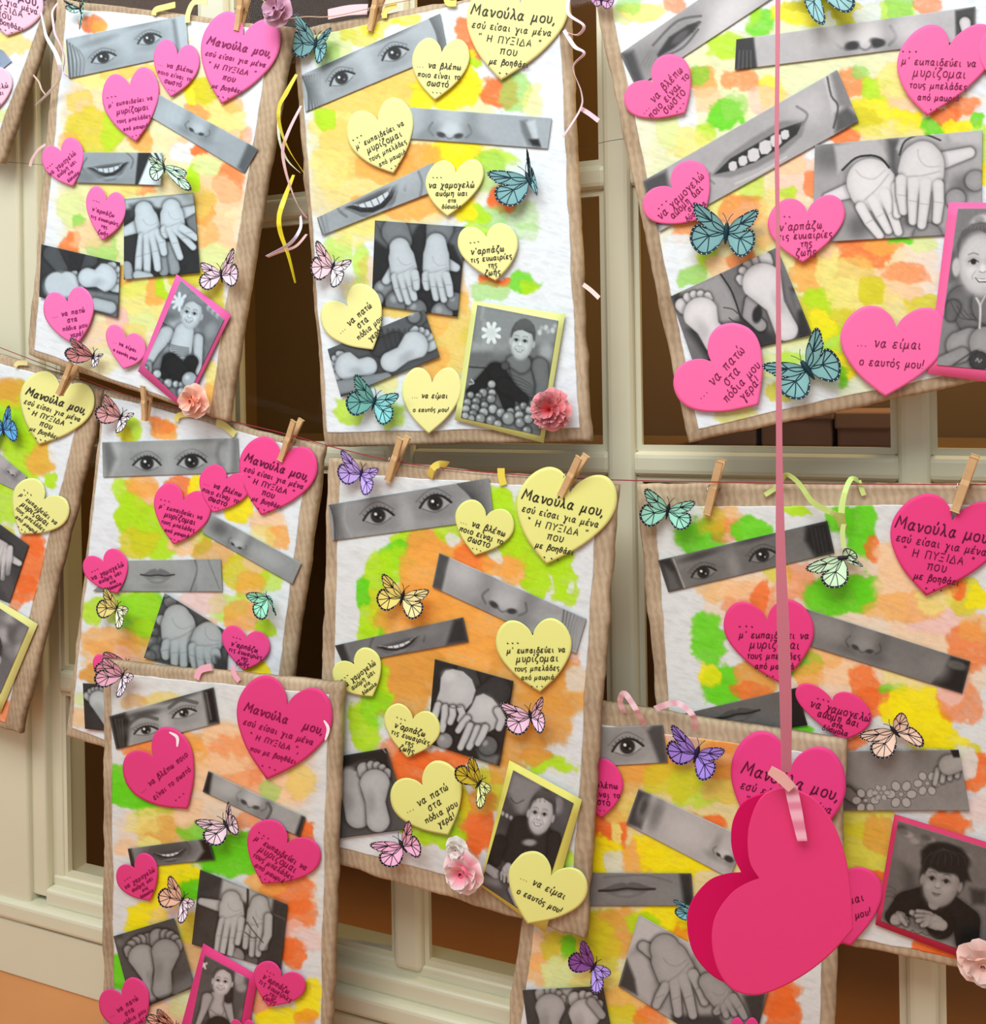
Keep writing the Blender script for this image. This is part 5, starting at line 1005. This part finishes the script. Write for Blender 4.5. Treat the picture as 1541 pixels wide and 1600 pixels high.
photo('grey print of two soles side by side', [(110, 624), (400, 574), (545, 1060), (110, 1118)], f, 75)
fr('c9'); pk('G', (440, 332), (417, 490), (316, 310), (546, 372), rot=2); pk('P', (482, 610), (588, 814), (372, 722), (640, 578), rot=-2)
fr('pf')
def f(S):
    S.p(130, [355, 150, 620, 260, 520, 420, 420, 560, 300, 330], 8); S.l(60, 10, [330, 380, 380, 430, 450, 400], .8); S.e(760, 450, 40, 70, 0, 190, .5); S.p(90, [700, 340, 890, 430, 830, 600, 740, 560], 10, .7); S.p(60, [240, 480, 500, 580, 360, 700, 210, 650], 8)
    for k in range(4): S.e(260+k*38, 520+k*20, 16, 20, 0, 165, .4)
    S.c(38, [560, 700, 130, 640, 860, 150]); S.c(34, [430, 650, 110, 340, 880, 90]); S.c(34, [720, 740, 60, 710, 940, 60]); S.c(30, [230, 780, 70, 190, 940, 60]); S.e(500, 780, 60, 30, 0, 150, .5); S.c(150, [130, 1010, 40, 200, 1060, 44]); S.p(150, [70, 1080, 240, 1100, 240, 1180, 80, 1150], 6, .6)
    S.hand(165, (310, 990), (290, 1040), 46, [(250, 1110), (275, 1130), (310, 1130)], (240, 1060), 15); S.c(155, [350, 1200, 44, 400, 1320, 40])
    S.face(605, 520, 112, 190, 12, 185, 62, .32, -.12, mouth='smile', hw=1.1)
    for k in range(6): S.l(85, 7, [600, 310, 540+k*30, 360, 510+k*42, 420], .5)
mount('yellow card mount with a smiling girl in dark top', [(320, 48), (967, 400), (640, 1590), (55, 1162)], [(354, 134), (894, 430), (560, 1480), (68, 1150)], (226, 222, 110), f, 72, (1, 1, 1))
pk('E', (690, 1078), (480, 1508), (348, 975), (1006, 1270), rot=1)
fr('c8'); bfly((250, 240), (160, 126), (172, 286), (332, 216), (262, 338), (184, 160, 226), edge=(40, 20, 80), label='purple butterfly on the top corner', el=(.008, .016)); bfly((440, 812), (352, 700), (352, 872), (564, 776), (478, 912), (236, 222, 120), label='yellow butterfly', c2=(235, 225, 160))
fr('c9'); bfly((932, 320), (806, 262), (882, 398), (982, 236), (974, 392), (236, 196, 220), label='pink butterfly beside the hands', el=(.008, .022)); bfly((715, 600), (690, 486), (622, 584), (768, 618), (708, 698), (214, 200, 60), c2=(222, 232, 150), label='black and yellow butterfly'); bfly((398, 858), (262, 850), (370, 946), (424, 752), (468, 906), (240, 180, 212), label='pink butterfly on the lower edge', el=(.008, .018))
rose((655, 960), 88, (244, 228, 222), (240, 120, 146), B['t'], B['d']+.014, 'rose', label='white rose with pink heart', seedv=11); rose((628, 868), 52, (236, 232, 226), (230, 226, 216), B['t'], B['d']+.010, 'rose', label='small white paper rose', seedv=12)
fr('c8'); strip3([(568, 255), (580, 215), (610, 194), (652, 196)], 10, [B['d']+.003, B['d']+.008, B['d']+.006, B['d']-.004], (228, 206, 90), 'ribbon_loop', B['t']); strip3([(910, 290), (900, 250), (898, 212)], 11, B['d']+.003, (232, 212, 80), 'ribbon_loop', B['t'])

# ---------------- G: lower left, frontmost
HC, HI, HL = (224, 62, 128), (130, 4, 66), 'deep pink heart, '; fr('c7')
board('narrow frontmost collage at lower left with deep pink hearts, soles and laughing girl', .104,
      [(160, 1033), (534, 1068), (512, 1720), (158, 1720)], [(174, 1051), (513, 1086), (498, 1700), (178, 1700)],
      [('c7', '1030 560 290 230 p .6;1180 1050 150 200 p .45;680 820 190 150 p .4;680 250 90 35 C .7;560 260 60 30 t .5;700 430 180 60 o .8;600 440 90 40 O .5;780 470 110 60 o .8;950 420 110 80 p .95;1000 500 140 110 O .45;900 560 150 90 p .8;1040 600 150 60 O .35;1180 620 110 70 p .8;1250 590 60 70 C .7;1120 640 50 50 v .6;520 590 70 70 G .95;560 650 90 50 G .95;650 700 90 40 G .95;480 640 30 40 G .9;660 770 90 80 C .8;700 800 110 50 t .6;600 760 70 60 c .6;830 790 90 40 G .7;980 860 130 60 G .95;960 930 150 60 G .95;900 900 60 40 G;780 720 60 60 p .8;800 1000 60 40 G .9;740 980 110 60 y .95;700 1060 80 60 y .9;790 1050 50 50 G .95;600 1150 80 60 y .95;560 1200 40 30 y;1280 820 40 70 O .9;1240 830 60 60 O .6;1200 1060 120 80 O .8;1260 1140 80 70 O .75;1100 1020 80 50 o .7;1220 1310 50 70 O .85;1190 1280 40 60 O .8;800 1280 60 120 t .6;780 1200 60 60 Y .7;500 1380 50 80 G .95;1100 1500 50 70 O .6;1160 1580 90 50 y .9;1290 1500 60 90 y .9;1280 1580 50 40 O .5;1250 1470 50 40 Y .9;700 1560 100 60 p .8;760 1500 60 60 l .7;1220 1200 60 40 k .7;1300 1250 50 60 k .6;900 1560 60 60 O .4;520 860 40 30 p;620 860 60 30 c;1030 760 60 30 O .5;700 1160 60 60 k .5')], base=(222, 227, 224), seed=10, tint=(.98, 1, .985))
fr('c7')
def f(S):
    S.p(26, [455, 318, 520, 302, 545, 340, 530, 450, 485, 456], 5)
    for k in range(3): S.l(90, 8, [480+k*14, 330, 500+k*8, 440], .5, 0)
    S.p(22, [845, 208, 890, 197, 914, 345, 870, 352], 5); S.l(150, 8, [860, 220, 880, 330], .5, 0)
    S.eye(608, 378, 46, -8, .72, 1.0, 165); S.eye(766, 306, 46, -14, .72, 1.0, 165); S.e(690, 350, 24, 50, -12, 185, .8, .7)
    for x, y, a in ((600, 325, -14), (765, 258, -6)): S.l(70, 15, [x-60, y+24, x-10, y-8, x+55, y+4], .7)
photo('grey print of two laughing eyes', [(454, 318), (889, 197), (914, 346), (484, 456)], f, 158)
def f(S):
    S.p(22, [868, 547, 885, 555, 872, 645, 845, 632], 4); S.nose(1048, 672, 58, 24, 160, .4); S.p(25, [1258, 732, 1273, 738, 1249, 822, 1230, 812], 4); S.l(60, 12, [1118, 680, 1130, 710, 1110, 750], .6); S.e(950, 620, 50, 30, 20, 175, .8)
photo('grey print of a nose', [(868, 546), (1273, 738), (1248, 821), (844, 632)], f, 158)
def f(S):
    S.e(700, 880, 110, 50, -8, 75, .6); S.smile(640, 892, 775, 872, .14, 120, 6, .55); S.p(16, [832, 834, 866, 828, 894, 915, 820, 922, 850, 880], 4); S.p(20, [532, 870, 545, 868, 565, 945, 550, 950], 4)
photo('grey print of small teeth', [(532, 870), (866, 827), (895, 916), (548, 952)], f, 138)
pk('M2', (1195, 272), (1112, 582), (996, 270), (1380, 372), rot=2, pen=1.0, glint=[(1350, 335), (1368, 370), (1355, 418)]); pk('V2', (640, 490), (780, 704), (548, 635), (790, 440), rot=0, pen=1, glint=[(705, 384), (738, 405), (738, 445)])
pk('X', (562, 957), (625, 1087), (492, 1035), (646, 940)); pk('S', (1195, 847), (1092, 1016), (1050, 800), (1330, 950), rot=3)
fr('kh')
def f(S):
    S.p(52, [710, 195, 885, 260, 880, 320, 700, 370], 6); S.p(48, [1270, 430, 1385, 465, 1330, 980, 1200, 900, 1260, 600], 6); S.l(90, 12, [1280, 540, 1370, 580], .6); S.c(90, [1100, 900, 60]); S.balls([(980, 870, 75)], 140)
    S.p(178, [885, 265, 1080, 335, 1080, 450, 860, 430], 4); S.p(170, [1085, 340, 1275, 420, 1260, 560, 1080, 520], 4); S.l(40, 18, [1080, 340, 1080, 400, 1074, 520, 1060, 620], .9)
    S.hand(180, (950, 430), (955, 540), 105, [(840, 820), (880, 850), (940, 860), (1000, 760)], (720, 440), 30); S.hand(172, (1170, 460), (1160, 600), 100, [(1060, 790), (1110, 850), (1160, 850), (1210, 800)], None, 30); S.c(170, [1240, 560, 34, 1235, 700, 34, 1190, 800, 26])
    S.l(60, 9, [1070, 600, 1130, 680, 1200, 760], .8); S.l(70, 8, [1120, 560, 1160, 640], .7); S.l(60, 9, [1060, 680, 1110, 720, 1150, 720], .8)
photo('grey print of an open hand beside a fist', [(710, 193), (1388, 465), (1332, 985), (644, 772)], f, 60)
def f(S):
    for k in range(10): S.e(80+(k*61) % 420, 700+(k*37) % 200, 26, 30, k*20, 60+(k*29) % 80, .6)
    S.foot(156, (320, 1190), (262, 880), 52, 112, 1, 1.35, .5); S.foot(146, (415, 1120), (440, 840), 80, 112, -1, 1.35, .5); S.p(110, [480, 1100, 640, 1000, 665, 1090, 500, 1180], 8, .8); S.p(28, [310, 1220, 640, 1110, 665, 1130, 310, 1280], 6); S.p(120, [500, 1150, 640, 1070, 640, 1095, 520, 1170], 4, .8)
photo('grey print of two soles', [(35, 711), (505, 570), (668, 1105), (190, 1300)], f, 75)
def f(S):
    for k in range(14): S.e(700+(k*71) % 360, 900+(k*83) % 600, 46, 36, k*25, 50+(k*31) % 90, .6)
    S.e(1010, 1040, 45, 60, 0, 160, .5); S.e(1030, 1110, 40, 34, 0, 150, .5); S.l(220, 14, [720, 950, 760, 920]); S.l(220, 14, [735, 920, 750, 960])
    S.c(168, [835, 1215, 78, 860, 1320, 80]); S.c(160, [765, 1190, 42, 735, 1290, 28, 690, 1400, 20]); S.c(160, [925, 1240, 34, 955, 1370, 22]); S.c(36, [850, 1420, 90, 840, 1540, 100]); S.l(110, 9, [790, 1280, 870, 1330, 900, 1280], .7)
    S.c(40, [940, 1080, 26, 930, 1200, 30]); S.face(885, 1058, 76, 116, 10, 195, 66, .28, -.1, mouth='smile', hw=1.16)
mount('deep pink card mount with a laughing girl', [(734, 768), (1158, 1018), (1045, 1640), (500, 1640)], [(746, 858), (1086, 1042), (985, 1600), (600, 1600)], (222, 60, 126), f, 85, (1, .98, .98))
pk('G', (1337, 1027), (1236, 1256), (1130, 990), (1512, 1160), rot=8); pk('P', (102, 1178), (230, 1480), (-45, 1270), (312, 1090), rot=-6)
pk('E', (1045, 1425), (1090, 1640), (960, 1440), (1160, 1450))
bfly((568, 436), (478, 238), (408, 480), (668, 448), (540, 606), (238, 196, 170), label='peach butterfly', c2=(238, 214, 226), el=(.008, .018)); bfly((505, 1420), (395, 1275), (318, 1390), (560, 1400), (500, 1480), (220, 160, 140), label='rust butterfly near the foot of the board')
fr('c7'); bfly((510, 150), (432, 72), (418, 198), (558, 152), (484, 238), (226, 170, 190), c2=(240, 224, 234), label='pink butterfly on the top corner'); bfly((945, 775), (812, 752), (912, 858), (952, 672), (992, 812), (234, 210, 222), label='pale pink butterfly')
strip3([(818, 162), (836, 125), (882, 112)], 11, B['d']+.003, (240, 180, 196), 'ribbon_loop', B['t']); strip3([(996, 172), (976, 140), (972, 108)], 9, B['d']+.003, (240, 180, 196), 'ribbon_loop', B['t'])

# ================================================================ strings, clothespins, hanging ribbons, flowers
def string(pts, d, w, color, label, group='threads the collages hang from'):
    p = smooth_line(np.array(pts, float), 10); n = len(p); dd = np.interp(np.linspace(0, 1, n), np.linspace(0, 1, len(d)), d); C = P(p[:, 0], p[:, 1], dd)
    t = np.gradient(C, axis=0); t /= np.linalg.norm(t, axis=1)[:, None]; a = np.cross(t, [0, 1.0, 0]); a /= np.linalg.norm(a, axis=1)[:, None]; b = np.cross(a, t); V = []; F = []
    for k in range(6): q = k*math.pi/3; V.append(C+(a*math.cos(q)+b*math.sin(q))*w/2)
    V = np.vstack(V); F = [(k*n+i, k*n+i+1, ((k+1) % 6)*n+i+1, ((k+1) % 6)*n+i) for k in range(6) for i in range(n-1)]+[tuple(k*n for k in range(6)), tuple(k*n+n-1 for k in range(5, -1, -1))]
    o = mesh_obj('thread', V, F, M['cloth'], None, np.tile(lin(color), (len(V), 1))); return tag(o, label, 'string', group)
string([(-60, 520), (60, 566), (125, 590), (232, 628), (380, 662), (462, 682), (534, 702), (635, 724), (760, 738), (900, 747), (1000, 751), (1113, 753), (1300, 756), (1500, 757), (1640, 758)], [.066]*7+[.0878]*5+[.075, .062, .058, .058, .058], .0011, (150, 28, 50), 'thin dark red thread running across behind the second row of pegs')
string([(-60, 246), (60, 257), (250, 268), (411, 271), (476, 274), (700, 255), (909, 228), (966, 218), (1100, 200)], [.03]*9, .0006, (70, 50, 40), 'thin brown thread crossing the gaps behind the top row')
string([(380, -30), (440, 24), (480, 26), (522, 25), (600, 8), (700, -12)], [.10, .082, .08, .072, .066, .066], .0012, (214, 180, 150), 'pale twine between the two top left collages')
# one clothespin: two legs and a coiled wire spring, 45 mm long
def make_pin(name, label):
    t = empty(name, (0, 0, 0), label, 'clothespin', 'wooden mini clothespins')
    for s, nm in ((-1, 'leg'), (1, 'leg')):
        V = []; prof = [(-.0225, .0008, .0030), (-.015, .0006, .0034), (-.006, .0012, .0040), (0, .0022, .0040), (.004, .0016, .0040), (.012, .0034, .0038), (.0225, .0056, .0030)]
        for z, yi, th in prof:
            for x, y in ((-.0030, yi), (.0030, yi), (.0030, yi+th), (-.0030, yi+th)): V.append((x, s*y, z))
        F = []
        for i in range(len(prof)-1):
            for k in range(4): l = (k+1) % 4; F.append((i*4+k, i*4+l, (i+1)*4+l, (i+1)*4+k))
        F += [(0, 1, 2, 3), tuple(4*(len(prof)-1)+k for k in (3, 2, 1, 0))]
        o = mesh_obj(nm, np.array(V), F, M['pin'], t, smooth=False)
        bv = o.modifiers.new('bevel', 'BEVEL'); bv.width = .0005; bv.segments = 2
    C = []
    for i in range(60):
        a = i/60*2*math.pi*3; C.append((-.0036+i/60*.0072, .0020*math.cos(a), .0010+.0020*math.sin(a)))
    C = [(-.0040, -.0064, -.004), (-.0042, -.0058, .0)]+C+[(.0042, .0058, .0), (.0040, .0064, -.004)]
    C = np.array(C); n = len(C); tn = np.gradient(C, axis=0); tn /= np.linalg.norm(tn, axis=1)[:, None]; a_ = np.cross(tn, [.3, .2, .9]); a_ /= np.linalg.norm(a_, axis=1)[:, None]; b_ = np.cross(tn, a_)
    V = np.vstack([C+(a_*math.cos(k*math.pi/2)+b_*math.sin(k*math.pi/2))*.00045 for k in range(4)]); F = [(k*n+i, k*n+i+1, ((k+1) % 4)*n+i+1, ((k+1) % 4)*n+i) for k in range(4) for i in range(n-1)]
    mesh_obj('spring', V, F, M['steel'], t); return t
pins = [((388, -14), (371, 48), .078, 'clothespin on the top left collage, above its biggest heart'), ((600, -16), (578, 48), .06, 'clothespin on the top centre collage, above its eyes strip'),
 ((121, 566), (93, 616), .078, 'clothespin through the yellow heart at the left edge'), ((235, 602), (226, 657), .070, 'clothespin just right of the rust pink butterfly, second row left'),
 ((468, 656), (439, 719), .060, 'clothespin over the notch of the pink heart, second row left'), ((635, 683), (606, 751), .088, 'clothespin right of the purple butterfly on the central collage'),
 ((914, 712), (876, 774), .089, 'clothespin over the big yellow heart of the central collage'), ((1128, 719), (1105, 803), .054, 'clothespin right of the mint butterfly on the right-hand collage'), ((1524, 712), (1492, 799), .056, 'clothespin at the right edge, over the notch of a deep pink heart')]
pin0 = make_pin('clothespin', 'x'); kids = list(pin0.children)
for i, (a, b, d, lb) in enumerate(pins):
    if i == 0: o = pin0
    else:
        o = pin0.copy(); COL.objects.link(o)
        for c in kids: q = c.copy(); COL.objects.link(q); q.parent = o
    A, Bq = P(*a, d+.003), P(*b, d+.003); dv = A-Bq; L = np.linalg.norm(dv); o.location = tuple((A+Bq)/2+np.array([0, -.0015, 0]))
    o.scale = (1.15, 1.0, L/.045); o.rotation_euler = (math.radians(5), math.atan2(dv[0], dv[2]), random.uniform(-.15, .15)); o['label'] = lb
def rib(pts, w, d, col, label, tw=0, group='curled ribbons dangling between the collages'):
    o = strip3(pts, w, d, col, 'hanging_ribbon', None, twist=tw); return tag(o, label, 'ribbon', group)
fr('k1')
rib([(395, 120), (420, 240), (450, 360), (530, 500), (572, 620), (575, 720), (560, 790), (470, 890), (350, 1012)], [4, 4, 6, 7, 7, 4, 6, 6], [.08, .09, .095, .10, .095, .09, .085], (232, 232, 240), 'white ribbon curling down left of the top left collage', .3)
rib([(555, 30), (505, 110), (510, 210), (530, 330), (580, 430), (620, 560), (610, 690), (660, 740)], 3.5, [.085, .09, .095, .095, .092], (236, 206, 220), 'thin lilac ribbon over the left edge of the top left collage', .4)
rib([(320, 720), (375, 790), (400, 860), (445, 920)], 3, .05, (206, 180, 160), 'short beige ribbon end in the dark gap at top left', .2)
rib([(440, 1390), (370, 1440), (310, 1530), (290, 1600)], 5, .07, (232, 200, 196), 'pale pink ribbon end beside the small heart at top left', .1)
fr('c2')
rib([(175, 320), (130, 400), (100, 460), (102, 540), (140, 640), (205, 742)], [5, 7, 5, 7, 6, 5], [.075, .08, .09, .085, .07], (238, 222, 70), 'yellow ribbon, upper one, left of the top centre collage', .35)
fr('c1')
rib([(1360, 810), (1310, 940), (1292, 1010), (1300, 1080), (1335, 1180), (1368, 1310)], [5, 8, 7, 8, 8, 8], [.07, .08, .085, .08, .075], (240, 220, 40), 'yellow ribbon, lower one, ending above the dark pane', .3)
rib([(1395, 490), (1340, 600), (1310, 690), (1320, 780), (1350, 880), (1385, 960), (1422, 1012)], [4, 5, 5, 6, 5], [.075, .085, .085, .08, .07], (240, 200, 206), 'long pink ribbon between the two top left collages', .4)
rib([(1392, 1000), (1390, 1060), (1340, 1130), (1236, 1188)], [4, 5, 6], [.07, .085, .08], (226, 218, 240), 'pale lilac ribbon tail between the two top left collages', .2)
rib([(1420, 1085), (1370, 1140), (1300, 1165), (1240, 1190)], [4, 4, 4], [.066, .08, .085], (240, 196, 196), 'pink ribbon tail crossing the yellow ribbon', .2)
rib([(1300, 470), (1290, 560), (1295, 650), (1330, 740), (1390, 800)], [5, 4, 5], [.07, .08, .075], (226, 236, 214), 'pale mint ribbon between the two top left collages', .3)
fr('c2')
rib([(1345, -10), (1345, 60), (1410, 110), (1385, 150), (1340, 140)], [5, 5, 4], [.075, .085, .08], (240, 208, 214), 'pink ribbon loop at the top right of the top centre collage', .3)
rib([(1325, 130), (1370, 200), (1412, 230), (1365, 290), (1400, 400), (1395, 470), (1320, 590)], [5, 6, 4, 5, 4, 3], [.075, .09, .09, .085, .08], (238, 210, 216), 'pink ribbon curling down right of the top centre collage', .5)
rib([(1400, 468), (1435, 490), (1474, 520)], 6, [.08, .085], (238, 196, 206), 'short pink ribbon end beside the window bar at top', 0)
fr('c3'); rib([(1408, 288), (1440, 312), (1476, 346)], 6, [.075, .085], (240, 206, 196), 'short peach ribbon end right of the top centre collage', 0)
fr('c1'); o = rose((1290, 50), 85, (214, 170, 192), (190, 140, 166), None, .10, 'rose', seedv=21); tag(o, 'mauve paper flower at the top between the two left collages', 'flower')
# ---------------- pair of big hearts hanging in front on a pink ribbon
fr('c11')
t = empty('hanging_heart', P(1262, 1200, .30), 'big pink double heart of foam card hanging in front at lower right', 'heart ornament')
def slab(name, pts, d0, th, colr, parent, dx=None, sm=None):
    p = T(pts); n = len(p); c = p.mean(0)
    dd = np.full(n, d0) if dx is None else d0+dx*(p[:, 0]-c[0])/100
    inn = c+(p-c)*.985; cd_ = d0
    V = np.vstack([P(p[:, 0], p[:, 1], dd-th), P(p[:, 0], p[:, 1], dd-.0006), P(inn[:, 0], inn[:, 1], dd)]); F = []
    for r in (0, 1): F += [(r*n+i, (r+1)*n+i, (r+1)*n+(i+1) % n, r*n+(i+1) % n) for i in range(n)]
    F += [tuple(range(2*n, 3*n)), tuple(range(n-1, -1, -1))]
    return mesh_obj(name, V, F, M['card'], parent, np.tile(lin(colr), (3*n, 1)), smooth=False)
front = [(905, 312), (985, 350), (1045, 430), (1085, 540), (1103, 660), (1109, 772)]
front = np.vstack([smooth_line(front, 5), smooth_line([(1109, 774), (1040, 850), (960, 915), (870, 965), (790, 988), (715, 968), (668, 900), (650, 810), (662, 730), (710, 660), (760, 625), (803, 608)], 5), smooth_line([(803, 606), (775, 560), (766, 490), (775, 420), (805, 350), (850, 318), (905, 312)], 5)[:-1]])
back = np.vstack([smooth_line([(868, 316), (940, 330), (1000, 400), (1050, 520), (1080, 640), (1100, 768)], 5), smooth_line([(1098, 770), (1000, 850), (880, 930), (770, 955), (690, 946), (630, 905), (585, 840), (569, 750), (585, 680), (640, 615), (700, 592), (744, 588)], 5), smooth_line([(744, 586), (722, 540), (712, 480), (722, 410), (765, 350), (868, 316)], 5)[:-1]])
slab('back_heart', back, .262, .002, (206, 0, 88), t); slab('front_heart', front, .300, .0025, (226, 58, 118), t)
fr('px')
def ribn(name, pts, w, d, col, **k): return strip3(pts, w, d, col, name, t, **k)
ribn('ribbon', [(1216, -40), (1215, 100), (1214, 220), (1216, 400), (1217, 560), (1218, 720), (1220, 860), (1224, 980), (1228, 1100), (1229, 1206)], [5, 4, 4, 4, 5, 6, 9, 12, 12, 10], .303, (204, 118, 134), twist=.15, ph=-.3)
ribn('ribbon_knot', [(1203, 1203), (1222, 1216), (1238, 1232)], [8, 11, 9], .309, (226, 170, 160), thick=.002)
ribn('ribbon_tail', [(1236, 1228), (1243, 1262), (1254, 1314)], [12, 12, 9], .306, (224, 130, 160), pat=(240, 180, 196))
